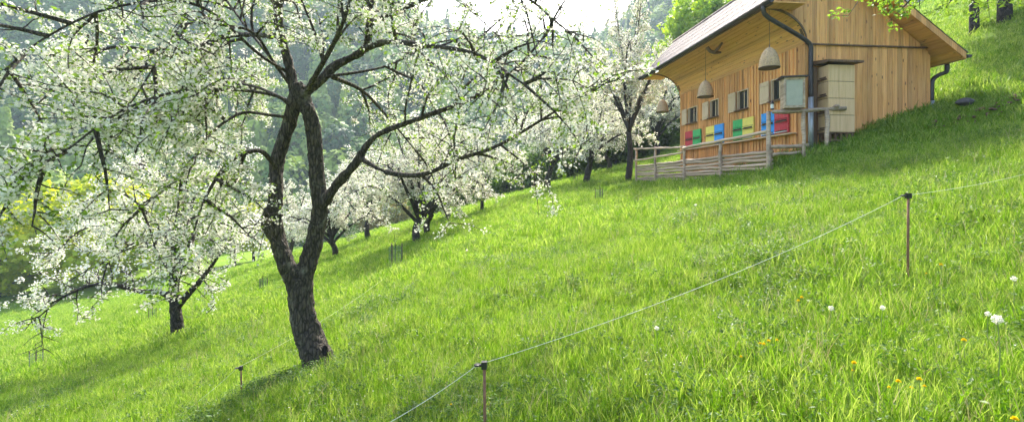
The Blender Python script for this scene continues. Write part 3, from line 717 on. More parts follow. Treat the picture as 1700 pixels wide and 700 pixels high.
# ------------------------------------------------------------------ orchard
r_ = np.random.default_rng(5)
Y = 5.3
def PP(lst): return [P(*q) for q in lst]
gb_ = G(528, 606); Y = gb_.y; print('main tree Y', Y)
base = gb_+Vector((0, 0, -.08))
stems = [
 (PP([(533,622,Y),(528,600,Y),(512,555,Y),(500,505,Y),(497,465,Y)]), .185, .12),
 (PP([(540,628,Y-.08),(532,600,Y-.05),(520,570,Y)]), .115, .07),
 (PP([(520,628,Y),(518,600,Y),(508,560,Y)]), .12, .08),
 (PP([(512,540,Y),(494,485,Y),(472,430,Y-.05),(458,385,Y-.05),(458,310,Y),(462,260,Y+.05),(482,200,Y+.05),(490,160,Y)]), .100, .075),
 (PP([(508,530,Y),(504,470,Y),(517,420,Y+.05),(531,350,Y+.1),(526,290,Y+.1),(520,215,Y+.05),(505,165,Y),(492,140,Y)]), .108, .078),
 (PP([(492,165,Y),(478,100,Y),(464,50,Y-.1),(462,0,Y-.1),(470,-120,Y-.2),(450,-300,Y)]), .062, .018),
 (PP([(494,160,Y),(525,140,Y+.05),(560,108,Y+.1),(606,80,Y+.1),(612,20,Y+.1),(600,-60,Y),(615,-220,Y)]), .062, .014),
 (PP([(532,345,Y+.08),(560,305,Y),(588,275,Y-.1),(600,256,Y-.15)]), .068, .045),
 (PP([(600,256,Y-.15),(625,225,Y-.2),(700,195,Y-.3),(780,165,Y-.4),(850,120,Y-.4),(905,60,Y-.4)]), .040, .010),
 (PP([(598,262,Y-.15),(640,285,Y-.3),(700,290,Y-.4),(760,265,Y-.5),(830,240,Y-.6),(930,180,Y-.7),(985,150,Y-.7)]), .033, .008),
 (PP([(455,395,Y),(440,375,Y-.05),(443,345,Y-.1)]), .06, .035),
 (PP([(488,150,Y),(455,105,Y-.15),(425,58,Y-.4),(390,45,Y-.5),(310,40,Y-.8),(275,80,Y-.95),(235,145,Y-1.1),(195,200,Y-1.2)]), .019, .005),
 (PP([(480,195,Y),(440,190,Y-.2),(400,188,Y-.4),(350,222,Y-.7),(300,290,Y-.9),(235,345,Y-1.1)]), .019, .005),
 (PP([(478,120,Y),(430,90,Y-.5),(330,10,Y-1.0),(200,10,Y-1.4),(80,60,Y-1.7),(-20,140,Y-1.8)]), .019, .005),
 (PP([(490,205,Y),(470,165,Y-.2),(400,150,Y-.6),(310,150,Y-1.1),(210,180,Y-1.5),(110,250,Y-1.8),(40,310,Y-1.9)]), .019, .005),
 (PP([(490,150,Y),(420,60,Y+.6),(330,-40,Y+1.2),(230,-20,Y+1.6),(150,60,Y+1.9)]), .020, .005),
 (PP([(486,170,Y),(400,140,Y+.7),(300,160,Y+1.3),(210,220,Y+1.6)]), .020, .005),
 (PP([(540,128,Y),(640,110,Y+.6),(730,70,Y+1.1),(840,60,Y+1.6)]), .019, .005),
 (PP([(600,85,Y),(640,70,Y-.4),(700,75,Y-.7),(790,90,Y-1.0),(870,140,Y-1.2)]), .04, .009),
 (PP([(610,40,Y),(680,10,Y-.2),(760,-20,Y-.4),(860,-10,Y-.6),(940,50,Y-.7)]), .04, .009),
 (PP([(545,125,Y+.05),(600,150,Y+.6),(640,190,Y+1.0),(690,250,Y+1.3)]), .03, .008),
 (PP([(470,70,Y),(450,-60,Y-.6),(380,-160,Y-1.2),(250,-180,Y-1.6)]), .020, .005),
 (PP([(460,280,Y),(430,250,Y-.3),(380,270,Y-.6),(340,330,Y-.8),(320,390,Y-.9)]), .03, .007),
 (PP([(612,20,Y),(650,-80,Y+.4),(720,-150,Y+.6)]), .03, .01),
 (PP([(500,165,Y),(560,60,Y-.6),(600,-60,Y-1.2)]), .035, .01),
 (PP([(470,60,Y),(380,60,Y+.4),(290,90,Y+.5),(180,80,Y+.2),(90,150,Y)]), .04, .01),
 (PP([(562,632,Y-0.05),(545,612,Y-0.03),(528,575,Y-0.01)]), .030, .085),
 (PP([(498,628,Y-0.10),(514,608,Y-0.06),(520,570,Y-0.02)]), .030, .085),
 (PP([(540,640,Y-0.30),(534,618,Y-0.16),(522,580,Y-0.05)]), .030, .085),
 (PP([(515,620,Y+0.25),(520,606,Y+0.12),(520,575,Y+0.02)]), .030, .085),
]
limbs = [stems[i][0] for i in (5,6,8,9,11,12,13,14,15,16,17,18,19,20,21,22,23,24,25)]
main = blossom_tree('apple_tree', base, stems, limbs, r_, M_bark, 0, 1.0, .65, dict(sub_gap=.165, sub_len=(.5, 1.35), twig_gap=.095, twig_len=(.15, .5), droop=.8, bare=.22, sub_up=.15), cl_gap=.022, fuse=.016,
   label='big old apple tree in white blossom, its forked trunk nearest the camera')
# burr and hollow on the trunk
mb = MB(); q = P(540, 580, Y-.16)-base
mb.lathe([(.001, .0), (.05, .0), (.075, .025), (.085, .06), (.07, .09)], (0, 0, 0), 14)
o = mb.build('bark_hollow', plain('hollow_wood', (.03,.022,.016), .95, .4, 30, 0, 1), main, True); o.location = q; o.rotation_euler = (R(80), 0, R(15)); o.scale = (.42, .75, .35)

# tree C, left middle distance
gC = G(295, 556); Y = gC.y; print('tree C', gC)
s3 = [
 (PP([(296,562,Y),(292,520,Y),(289,480,Y),(290,440,Y),(296,380,Y),(300,320,Y)]), .135, .05),
 (PP([(291,505,Y),(275,488,Y-.1),(255,484,Y-.2),(225,482,Y-.4),(170,470,Y-.6),(110,490,Y-.7),(65,525,Y-.8)]), .07, .012),
 (PP([(293,510,Y),(312,488,Y),(335,462,Y+.1),(352,440,Y+.2),(380,400,Y+.3),(410,370,Y+.5)]), .08, .015),
 (PP([(290,460,Y),(260,420,Y+.4),(210,380,Y+.7),(140,380,Y+1.0),(90,420,Y+1.1)]), .05, .012),
 (PP([(290,450,Y),(320,400,Y-.5),(360,370,Y-.9),(410,390,Y-1.1)]), .045, .012),
 (PP([(292,420,Y),(250,360,Y-.5),(200,320,Y-.9),(150,330,Y-1.1)]), .045, .012),
 (PP([(296,380,Y),(330,320,Y+.5),(380,290,Y+.9),(420,310,Y+1.2)]), .04, .012),
 (PP([(298,350,Y),(270,290,Y+.2),(230,270,Y+.4)]), .04, .012),
 (PP([(292,430,Y),(270,400,Y-.9),(230,400,Y-1.5),(180,430,Y-1.9)]), .04, .012),
 (PP([(292,430,Y),(300,400,Y+.9),(280,390,Y+1.6)]), .04, .012),
 (PP([(300,320,Y),(320,270,Y-.2),(360,250,Y-.3)]), .035, .012)]
blossom_tree('apple_tree', gC+Vector((0, 0, -.05)), s3, [q[0] for q in s3], np.random.default_rng(8), M_bark2, 1, 1.0, .5, dict(sub_gap=.125, sub_len=(.5, 1.3), twig_gap=.15, twig_len=(.15, .4), droop=.5, bare=.3, sub_up=.15), cl_gap=.042, fuse=.02,
   label='low apple tree in blossom on the left, branches drooping almost to the grass')

def orchard_proto(seed, hgt_=4.2, rad=2.4, fork=.9, label=None, lod=2, dens=1.0):
    r = np.random.default_rng(seed); base = Vector((0, 0, 0)); st = []
    top = Vector((r.normal()*.15, r.normal()*.15, fork))
    st.append(([Vector((0, 0, -.15)), Vector((r.normal()*.05, r.normal()*.05, fork*.5)), top], .17, .12))
    n = 8
    for k in range(n):
        a = 2*math.pi*(k+r.uniform(-.3, .3))/n; e = rad*r.uniform(.75, 1.05); hh = hgt_*r.uniform(.45, .8)
        s0 = top+Vector((0, 0, r.uniform(-.15, .35)))
        st.append(([s0, s0+Vector((math.cos(a)*e*.35, math.sin(a)*e*.35, (hh-fork)*.5)), s0+Vector((math.cos(a+.2)*e*.75, math.sin(a+.2)*e*.75, (hh-fork)*.85)), s0+Vector((math.cos(a+.25)*e*1.1, math.sin(a+.25)*e*1.1, (hh-fork)*.7))], .075, .012))
    for k in range(4):
        a = 2*math.pi*(k+r.uniform(-.3, .3))/4
        st.append(([top, top+Vector((math.cos(a)*.3, math.sin(a)*.3, hgt_*.35)), top+Vector((math.cos(a)*.9, math.sin(a)*.9, hgt_-fork))], .07, .012))
    return blossom_tree('apple_tree', base, st, [q[0] for q in st[1:]], r, M_bark2, lod, .9*dens, .6, dict(sub_gap=.16, sub_len=(.5, 1.2), twig_gap=.17, twig_len=(.15, .4), droop=.35, bare=.2, sub_up=.3), min_h=.9, cl_gap=.06, label=label)
def place(o, px, py, s, rz, label, dz=-.05):
    g = G(px, py); 
    return copy_tree(o, g+Vector((0, 0, dz)), rz, s, label=label, cat='tree', group='blossoming apple trees in rows on the meadow')
# protos are themselves placed
p1 = orchard_proto(21); p2 = orchard_proto(34, 4.6, 2.3, 1.0); p3 = orchard_proto(47, 7.0, 2.9, 1.9, dens=1.3)
def setp(o, px, py, s, rz, label):
    g = G(px, py); o.location = g+Vector((0, 0, -.05)); o.rotation_euler = (0, 0, rz); o.scale = (s, s, s); tag(o, label, 'tree', 'blossoming apple trees in rows on the meadow')
setp(p1, 695, 404, .95, .4, 'apple tree with a thick dark trunk right of the big tree, middle distance')
setp(p2, 909, 313, 1.25, 1.2, 'apple tree with a forked dark trunk on the meadow edge, left of the fence')
setp(p3, 1042, 299, 1.06, 2.0, 'tall blossoming apple tree beside the left end of the pole fence')
p3.scale = (.96, .96, 1.24)
place(p2, 711, 388, .85, 2.2, 'apple tree whose slimmer trunk shows just behind the thick one')
place(p1, 555, 428, .85, 3.1, 'small apple tree seen between the big forked trunk and its right limb')
place(p2, 612, 396, 1.0, 4.0, 'apple tree with a v shaped trunk in the far left valley')
place(p1, 478, 430, 1.05, 5.0, 'blossoming tree mostly hidden behind the big forked trunk')
place(p3, 800, 352, .62, .9, 'apple tree at the meadow edge between two clearer trunks')
place(p1, 972, 303, 1.15, 4.4, 'apple tree standing in the hedge shadow right of the forked trunk')
place(p2, 1009, 284, 1.0, 5.4, 'apple tree with a thin trunk left of the tall one by the fence')
place(p1, 745, 362, 1.1, 1.9, 'far apple tree above the dark hedge, right of the slim trunk')
place(p3, 390, 442, .9, 1.4, 'far blossoming tree behind the low left apple tree')
place(p2, 1088, 262, 1.3, .2, 'blossoming tree behind the fence, under the farthest skep')

# ------------------------------------------------------------------ other trees
def leafy(name, seed, hgt_, rad, trunk_h, mat, n_clump, leaf, per, tr=.22, spread=.75, label=None, base=(0, 0, 0), lean=0, cat='tree', group=None):
    r = np.random.default_rng(seed); root = empty(name, base, label=label, cat=cat, group=group)
    mb = MB(); top = Vector((lean, 0, hgt_*.82)); fork = Vector((lean*.3, 0, trunk_h))
    mb.tube(catmull([(0, 0, -.3), fork*.5, fork, fork.lerp(top, .5)+Vector((.2, .1, 0)), top], .5), list(np.linspace(tr, tr*.25, len(catmull([(0, 0, -.3), fork*.5, fork, fork.lerp(top, .5)+Vector((.2, .1, 0)), top], .5)))), 9, jit=.05)
    cc = []
    nl = 12
    for k in range(nl):
        a = 2.4*k; hh = trunk_h+(hgt_-trunk_h)*(k/nl)*.85; e = rad*(.95-.5*(k/nl))*r.uniform(.7, 1.05)
        s0 = Vector((0, 0, hh-.1*hgt_*r.uniform(.2, 1))); s0.z = max(s0.z, trunk_h*.9); s0.x = lean*(s0.z/hgt_)
        en = Vector((math.cos(a)*e+lean, math.sin(a)*e, hh+e*.35)); md = s0.lerp(en, .5)+Vector((0, 0, e*.12))
        mb.tube(catmull([s0, md, en], .6), list(np.linspace(tr*.38, tr*.08, len(catmull([s0, md, en], .6)))), 6)
    mb.build('trunk', M_bark2, root, True)
    C = []
    while len(C) < n_clump:
        d = unit(r, 1)[0]; q = r.uniform(.35, 1)**.6
        p = np.array([d[0]*rad*q, d[1]*rad*q, trunk_h+(hgt_-trunk_h)*(.5+.5*d[2]*q)]); hr = (p[2]-trunk_h)/(hgt_-trunk_h)
        lim = rad*(math.sin(math.pi*min(1, .12+.86*hr))**.6)*(1+.16*math.sin(3*math.atan2(d[1], d[0])+seed)+.12*math.sin(7*hr*3+d[0]*4)); 
        if math.hypot(p[0], p[1]) < lim: C.append(p+np.array([lean, 0, 0]))
    C = np.array(C); cs = r.uniform(.5, 1.2, len(C))*rad*.17
    pos = np.repeat(C, per, 0); dd = unit(r, len(pos)); rr = np.repeat(cs, per)[:, None]*r.uniform(.3, 1, (len(pos), 1))**.5
    pos = pos+dd*rr*np.array([1, 1, .75]); nrm = dd+r.normal(size=dd.shape)*.5+np.array([0, 0, .35])
    V, Fc = scatter(*QUAD, pos, nrm, r.uniform(.6, 1.3, len(pos))*leaf, r)
    link('crown', np_mesh('crown', V, Fc), mat, root)
    return root
t1 = leafy('leafy_tree', 3, 10, 3.6, 2.2, M_spring, 330, .20, 60)
t2 = leafy('leafy_tree', 4, 9, 3.4, 1.5, M_yellow, 300, .20, 60)
b1 = leafy('shrub', 5, 3.6, 2.3, .3, M_dark, 200, .13, 50, .08)
b2 = leafy('shrub', 6, 3.6, 2.4, .3, M_olive, 180, .13, 50, .08)
b3 = leafy('shrub', 7, 4.2, 2.6, .3, M_yellow, 200, .14, 50, .08)
def at(o, x, y, s, rz, label, cat='tree', group=None, dz=0, first=False, sz=None):
    g = Vector((x, y, float(H(x, y))+dz))
    if first: o.location = g; o.rotation_euler = (0, 0, rz); o.scale = (s, s, s); tag(o, label, cat, group); c = o
    else: c = copy_tree(o, g, rz, s, label=label, cat=cat, group=group)
    if sz: c.scale = (s, s, sz)
    return c
# bright green trees behind the bee house and above the blossom
gg = 'leafy trees behind the bee house'
at(t1, 16.5, 40, 1.15, .3, 'fresh green leafy tree left of the roof, nearest the blossom', group=gg, first=True)
at(t2, 20.5, 44, 1.4, 2.3, 'bright yellow green tree rising just above the roof edge', group=gg, first=True)
at(t1, 12.5, 47, 1.0, 1.3, 'leafy tree behind the tall blossoming tree', group=gg)
at(t1, 26, 47, 1.45, 4.3, 'tall green tree behind the ridge of the roof', group=gg)
at(t2, 31, 52, 1.5, 5.0, 'yellow green tree farthest up the slope behind the roof', group=gg)
at(t2, 4.5, 50, .62, 1.0, 'small golden leaved tree above the far blossom rows', group=gg)
# left valley edge
gg = 'spring green trees at the valley edge on the left'
for i, (u, Yd, o, s, l) in enumerate([(-1.08, 50, t2, .95, 'golden green tree at the far left edge of the meadow'), (-.97, 56, t1, .95, 'mid green tree second from the left edge'), (-.88, 50, b3, 2.8, 'wide yellow green shrub left of the low apple tree'),
     (-.80, 60, t2, 1.0, 'yellow green tree showing above the low apple tree'), (-.68, 58, t1, 1.1, 'green tree behind the crown of the low apple tree'), (-.55, 62, t2, .9, 'yellow green tree behind the big forked trunk'), (-1.09, 46, b3, 2.0, 'round yellow shrub cut by the left edge')]):
    at(o, u*Yd, Yd, s, i*1.1, l, 'shrub' if o is b3 else 'tree', gg, first=(o is b3 and i == 2))
at(b2, -.30*62, 62, 1.0, .5, 'brownish shrub at the end of the valley meadow', 'shrub', 'shrubs along the meadow edge', first=True)
at(b2, -.245*60, 60, 1.0, 1.5, 'brownish shrub right of the v shaped trunk', 'shrub', 'shrubs along the meadow edge')
# hedge band along the crest
hd = [(-7.6, 43, .9, b1), (-5.2, 42, 1.0, b1), (-2.8, 41, 1.05, b1), (-.6, 40, 1.1, b1), (1.2, 43, 1.15, b2), (3.4, 40, 1.2, b1), (5.4, 38.5, 1.2, b1), (7.2, 37.5, 1.3, b1), (9.4, 36, 1.35, b1), (11.8, 35, 1.3, b1)]
hl = ['dark hedge shrub at the left end of the crest', 'second dark shrub from the left end of the hedge', 'dark shrub under the far blossom crowns', 'dark shrub just left of the small pale car', 'reddish brown shrub behind the forked trunk', 'dark shrub right of the reddish brown one',
      'dark shrub behind the thin trunk', 'dark shrub left of the tall tree by the fence', 'dark shrub behind the end of the pole fence', 'dark shrub between the fence and the house corner']
for i, ((x, y, s, o), l) in enumerate(zip(hd, hl)): at(o, x, y, s, i*1.7, l, 'shrub', 'shrubs along the meadow edge', dz=-.4, first=(i == 0))
# trees on the slope to the right, crowns above the picture
t3 = leafy('shade_tree', 9, 9.5, 4.6, 3.3, M_green, 300, .16, 60, .17)
gg = 'shade trees on the upper slope'
gT = G(1617, 56); t3.location = gT+Vector((0, 0, -.1)); tag(t3, 'leafy tree with a slim grey trunk above the right end of the roof', 'tree', gg); t3.rotation_euler = (0, 0, 1)
gT2 = G(1668, 36); c = copy_tree(t3, gT2+Vector((0, 0, -.1)), 3.0, 1.35, label='leafy tree with a stout dark trunk at the top right corner', cat='tree', group=gg)
gT3 = G(1790, 20); c = copy_tree(t3, gT3+Vector((0, 0, -.1)), 4.4, 1.2, label='leafy tree just past the top right corner', cat='tree', group=gg)
print('shade', gT, gT2)
# near branch hanging over the gable: a young linden whose trunk is right of the picture
r9 = np.random.default_rng(77); bz = Vector((11.2, 7.2, float(H(11.2, 7.2))-.1))
root = empty('overhanging_tree', bz, label='light green leafy branch hanging into the picture in front of the gable', cat='tree')
mb = MB(); Ls = []
stq = [([bz, bz+Vector((-.1, 0, 2)), bz+Vector((-.2, 0, 4.6))], .13, .07)]
for tgt in (P(1432, -6, 7.4), P(1500, 12, 7.2), P(1545, -8, 8.0), P(1640, 0, 7.6), P(1590, -12, 6.8), P(1470, -30, 6.6)):
    s0 = bz+Vector((-.15, 0, 3.4)); stq.append(([s0, s0.lerp(tgt, .4)+Vector((0, 0, .8)), s0.lerp(tgt, .8)+Vector((0, 0, .5)), tgt], .05, .01)); Ls.append(catmull(stq[-1][0], .2))
for p_, a, b_ in stq:
    q = catmull(p_, .2)-np.array(bz); mb.tube(q, list(lerp_r(q, a, b_)), 7)
subs, twigs = crown_from(Ls, r9, .22, (.3, .8), .14, (.12, .3), .45, .3)
V, Fc = fast_tubes(subs+twigs, [.008]*len(subs)+[.004]*len(twigs), [.003]*len(subs)+[.002]*len(twigs)); mb.add((V-np.array(bz)).tolist(), Fc.tolist()); mb.build('trunk', M_bark2, root, True)
C = along(twigs, .03, r9); pos = np.repeat(C, 2, 0)+r9.normal(size=(len(C)*2, 3))*.03
V, Fc = scatter(*LEAF, pos-np.array(bz), unit(r9, len(pos))+np.array([0, 0, .6]), r9.uniform(.05, .10, len(pos)), r9); link('leaves', np_mesh('leaves', V, Fc), M_leaf, root)

# ------------------------------------------------------------------ instanced stuff
def gn_instances(name, pts, rots, scl, idxs, protos, **k):
    coll = bpy.data.collections.new(name+'_kinds')
    for i_, p in enumerate(protos): p.name = 'kind_'+chr(97+i_); coll.objects.link(p)
    me = bpy.data.meshes.new(name); me.vertices.add(len(pts)); me.vertices.foreach_set('co', np.asarray(pts, np.float32).ravel())
    for nm, ty_, dat in (('rot', 'FLOAT_VECTOR', rots), ('scl', 'FLOAT_VECTOR', scl)):
        at_ = me.attributes.new(nm, ty_, 'POINT'); at_.data.foreach_set('vector', np.asarray(dat, np.float32).ravel())
    at_ = me.attributes.new('idx', 'INT', 'POINT'); at_.data.foreach_set('value', np.asarray(idxs, np.int32))
    o = bpy.data.objects.new(name, me); col.objects.link(o)
    ng = bpy.data.node_groups.new(name, 'GeometryNodeTree')
    ng.interface.new_socket('Geometry', in_out='INPUT', socket_type='NodeSocketGeometry'); ng.interface.new_socket('Geometry', in_out='OUTPUT', socket_type='NodeSocketGeometry')
    gi = ng.nodes.new('NodeGroupInput'); go = ng.nodes.new('NodeGroupOutput'); ip = ng.nodes.new('GeometryNodeInstanceOnPoints'); ci = ng.nodes.new('GeometryNodeCollectionInfo')
    ci.inputs['Collection'].default_value = coll; ci.inputs['Separate Children'].default_value = True; ci.inputs['Reset Children'].default_value = True
    def na(nm, t):
        n = ng.nodes.new('GeometryNodeInputNamedAttribute'); n.data_type = t; n.inputs[0].default_value = nm; return n.outputs[0]
    ng.links.new(gi.outputs[0], ip.inputs['Points']); ng.links.new(ci.outputs[0], ip.inputs['Instance']); ip.inputs['Pick Instance'].default_value = True
    ng.links.new(na('idx', 'INT'), ip.inputs['Instance Index']); ng.links.new(na('rot', 'FLOAT_VECTOR'), ip.inputs['Rotation']); ng.links.new(na('scl', 'FLOAT_VECTOR'), ip.inputs['Scale'])
    ng.links.new(ip.outputs[0], go.inputs[0]); md = o.modifiers.new('scatter', 'NODES'); md.node_group = ng
    return tag(o, **k)
def raw(name, V, Fc, mat):
    me = np_mesh(name, V, Fc); me.materials.append(mat); return bpy.data.objects.new(name, me)
def tuft(seed, n, hmin, hmax, rad, wd, mat, lean=.5):
    r = np.random.default_rng(seed); V = []; Fs = []
    for i in range(n):
        a = r.uniform(0, 6.28); q = rad*math.sqrt(r.uniform()); b_ = np.array([math.cos(a)*q, math.sin(a)*q, -.02]); h = r.uniform(hmin, hmax)
        la = r.uniform(0, 6.28); ln = h*lean*r.uniform(.2, 1); d = np.array([math.cos(la), math.sin(la), 0]); fa = r.uniform(0, 6.28); s = np.array([math.cos(fa), math.sin(fa), 0])*wd*r.uniform(.6, 1.2)
        k = len(V); V += [b_-s*.5, b_+s*.5, b_+d*ln*.28+[0, 0, h*.5]-s*.5, b_+d*ln*.28+[0, 0, h*.5]+s*.5, b_+d*ln*.75+[0, 0, h*.85]-s*.3, b_+d*ln*.75+[0, 0, h*.85]+s*.3, b_+d*ln*1.15+[0, 0, h*.98]]
        Fs += [(k, k+1, k+3, k+2), (k+2, k+3, k+5, k+4), (k+4, k+5, k+6, k+6)]
    Fs = [f if f[2] != f[3] else (f[0], f[1], f[2]) for f in Fs]
    me = bpy.data.meshes.new('tuft'); me.from_pydata([tuple(v) for v in V], [], Fs); me.materials.append(mat); return bpy.data.objects.new('tuft', me)
def herb(seed, n, mat, rad=.09, leaf=.04, h=.13):
    r = np.random.default_rng(seed); a = r.uniform(0, 6.28, n); q = rad*np.sqrt(r.uniform(size=n)); pos = np.stack([np.cos(a)*q, np.sin(a)*q, r.uniform(.02, h, n)], 1)
    V, Fc = scatter(*LEAF, pos, unit(r, n)*.6+np.array([0, 0, .8]), r.uniform(.6, 1.2, n)*leaf, r); return raw('herb', V, Fc, mat)
def flowers(seed, n, mat, size, h):
    r = np.random.default_rng(seed); pos = np.stack([r.uniform(-.15, .15, n), r.uniform(-.15, .15, n), r.uniform(h*.7, h, n)], 1)
    V, Fc = scatter(*FLOWER, pos, unit(r, n)*.4+np.array([0, 0, 1]), r.uniform(.7, 1.2, n)*size, r); return raw('small_flowers', V, Fc, mat)
M_dry = leafmat('dry_grass', [(.20,.17,.07), (.34,.30,.14), (.42,.38,.20)], .4, .6, 6, 1.1)
kinds = [tuft(1, 20, .08, .19, .08, .0048, M_grass), tuft(2, 20, .06, .17, .08, .0052, M_grass, .8), tuft(3, 14, .12, .26, .06, .005, M_grass, .45), tuft(4, 24, .04, .12, .09, .0055, M_grass, .9),
         herb(5, 34, M_herb, .09, .026, .12), herb(6, 24, M_herb, .08, .036, .15), flowers(8, 3, M_petal, .011, .17),
         tuft(11, 34, .07, .16, .24, .014, M_grass, .9), tuft(12, 34, .05, .14, .26, .015, M_grass, 1.1), tuft(13, 26, .09, .21, .2, .012, M_grass, .7), tuft(17, 9, .08, .20, .10, .004, M_dry, 1.2), tuft(18, 6, .22, .38, .14, .0035, M_dry, .35)]
rg = np.random.default_rng(99); PT = []; RO = []; SC_ = []; ID = []
def sow(y0, y1, dens, ids, probs, smin, smax, umax=1.3, xfun=None):
    A = (y1-y0)*(umax*(y0+y1)); n = int(A*dens); y = np.sqrt(rg.uniform(y0*y0, y1*y1, n)); u = rg.uniform(-umax, umax, n); x = u*y
    zz = H(x, y)
    # leave the house footprint free
    c, s = math.cos(TH), math.sin(TH); lx = c*(x-HX)+s*(y-HYY); ly = -s*(x-HX)+c*(y-HYY)
    bank = (np.abs(y-(10.25+.03*(x-10))) < .13) & (x > 9.3) & (rg.uniform(size=n) < .6)
    ok = ~bank & ~((lx > -.02) & (lx < W_) & (ly > -.02) & (ly < L_)) & ((HY-F*zz/y < 760) & (HY-F*(zz+.4)/y > -30))
    x, y, zz = x[ok], y[ok], zz[ok]; n = len(x)
    patch = .5+.5*np.sin(x*1.9+np.sin(y*1.3)*1.5)*np.sin(y*2.2+np.sin(x*.9)*2)
    sz_ = rg.uniform(smin, smax, n)*(.75+.45*patch)
    PT.append(np.stack([x, y, zz], 1)); RO.append(np.stack([rg.normal(size=n)*.12, rg.normal(size=n)*.12, rg.uniform(0, 6.28, n)], 1)); SC_.append(np.stack([sz_]*3, 1))
    p2 = .5+.5*np.sin(x*1.15+2*np.sin(y*.8+1))*np.sin(y*1.6+1.5*np.sin(x*1.3)); idv = rg.choice(ids, n, p=probs)
    swap = (rg.uniform(size=n) < .6*np.clip(p2-.5, 0, 1)/.5) & (idv < 7); idv[swap] = rg.choice([4, 5, 4, 5, 3], swap.sum()); ID.append(idv)
nr = [0, 1, 2, 3, 4, 5, 6, 10, 11]; pr = [.22, .22, .08, .27, .07, .04, .02, .06, .02]
sow(1.2, 5, 480, nr, pr, .45, 1.05)
sow(5, 9, 270, nr, pr, .55, 1.1)
sow(9, 14, 75, nr+[7, 8, 9], [.14, .11, .05, .11, .05, .04, .01, .04, .02, .15, .16, .12], .8, 1.3)
sow(14, 24, 26, [7, 8, 9, 5, 6, 11], [.34, .34, .21, .05, .01, .05], .85, 1.3)
sow(24, 45, 8, [7, 8, 9], [.4, .4, .2], 1.0, 1.6, 1.25)
PT = np.concatenate(PT); RO = np.concatenate(RO); SC_ = np.concatenate(SC_); ID = np.concatenate(ID); print('grass instances', len(PT))
gn_instances('meadow_grass', PT, RO, SC_, ID, kinds, label='lush spring grass and herbs covering the slope', cat='grass', kind='stuff')

# forest on the hills
def crown_blob(seed, hgt_, rad, conic, n=650, leaf=.85):
    r = np.random.default_rng(seed); d = unit(r, n); q = r.uniform(.75, 1.02, n)+.12*np.sin(d[:, 0]*5+seed)*np.sin(d[:, 1]*6)
    if conic: hh = r.uniform(.05, 1, n); a = r.uniform(0, 6.28, n); rr = rad*(1-hh)**.9*r.uniform(.6, 1.1, n)+.1; pos = np.stack([np.cos(a)*rr, np.sin(a)*rr, hh*hgt_], 1); nrm = np.stack([np.cos(a), np.sin(a), .5+0*a], 1)
    else: pos = np.stack([d[:, 0]*rad*q, d[:, 1]*rad*q, hgt_*(.55+.45*d[:, 2]*q)], 1); nrm = d
    V, Fc = scatter(*QUAD, pos, nrm+r.normal(size=pos.shape)*.35, r.uniform(.6, 1.2, n)*leaf, r); return raw('tree_kind', V, Fc, M_forest)
fk = [crown_blob(1, 9, 3.4, False), crown_blob(2, 11, 3.8, False), crown_blob(3, 8, 3.2, False), crown_blob(4, 14, 2.6, True), crown_blob(5, 12, 4.2, False)]
n = 5200; y = 80+rg.uniform(0, 1, n)*180; x = rg.uniform(-1.35, .75, n)*y; zz = hill_h(x, y)-1; kk = rg.choice(5, n, p=[.26, .24, .2, .12, .18]); s = rg.uniform(.7, 1.35, n)
gn_instances('forest', np.stack([x, y, zz], 1), np.stack([0*x, 0*x, rg.uniform(0, 6.28, n)], 1), np.stack([s, s, s*rg.uniform(.8, 1.2, n)], 1), kk, fk, label='distant mixed forest on the far hillside', cat='forest', kind='stuff')

# ------------------------------------------------------------------ small things on the meadow
M_mesh = plain('guard_mesh', (.13,.22,.11), .7, .2); M_stake = plain('stake_wood', (.11,.085,.055), .8, .3); M_cap = paint('pale_cap', (.55,.62,.5))
def guard_mb():
    g = MB(); rr = .20; hh = .62
    for k in range(10):
        a = 2*math.pi*k/10; g.tube([(rr*math.cos(a), rr*math.sin(a), 0), (rr*math.cos(a), rr*math.sin(a), hh)], .005, 4)
    for q in range(6):
        zz_ = .03+q*.115; g.tube([(rr*math.cos(a), rr*math.sin(a), zz_) for a in np.linspace(0, 2*math.pi, 15)], .006, 4)
    return g
def sapling(loc, label):
    r = empty('sapling', loc, 0, label=label, cat='sapling', group='young trees in wire guards'); guard_mb().build('guard', M_mesh, r)
    for a in (.3, 2.4, 4.5):
        mb = MB(); mb.tube([(.22*math.cos(a), .22*math.sin(a), -.15), (.22*math.cos(a), .22*math.sin(a), .72)], .02, 6); mb.build('stake', M_stake, r)
    mb = MB(); mb.tube([(0, 0, -.1), (.01, .01, .5), (-.02, 0, 1.05)], [.014, .011, .006], 6); mb.tube([(0, 0, .7), (.1, .02, .95)], [.006, .003], 5); mb.tube([(0, 0, .65), (-.09, .05, .9)], [.006, .003], 5); mb.build('stem', M_bark2, r)
    rr = np.random.default_rng(3); C = rr.normal(size=(60, 3))*[.07, .07, .12]+[0, 0, .9]
    V, Fc = scatter(*LEAF, C, unit(rr, 60), rr.uniform(.03, .06, 60), rr); link('leaves', np_mesh('leaves', V, Fc), M_leaf, r)
    return r
sl = [(656, 441, 'sapling in a green wire guard in front of the thick dark trunk', .8), (60, 612, 'sapling in a wire guard low at the left edge', .6), (437, 482, 'sapling in a guard just left of the big forked trunk', .55), (357, 487, 'small guarded sapling right of the low apple tree', .5),
      (253, 529, 'guarded sapling under the low apple tree branches', .5), (995, 334, 'guarded sapling right of the forked far trunk', .6), (955, 304, 'guarded sapling on the crest between two far trunks', .6)]
sp0 = sapling((0, 0, 0), 'x')
for i, (px, py, l, s) in enumerate(sl):
    g = G(px, py)
    if i == 0: sp0.location = g; sp0.scale = (s, s, s); sp0['label'] = l
    else: copy_tree(sp0, g, i*1.0, s, label=l)
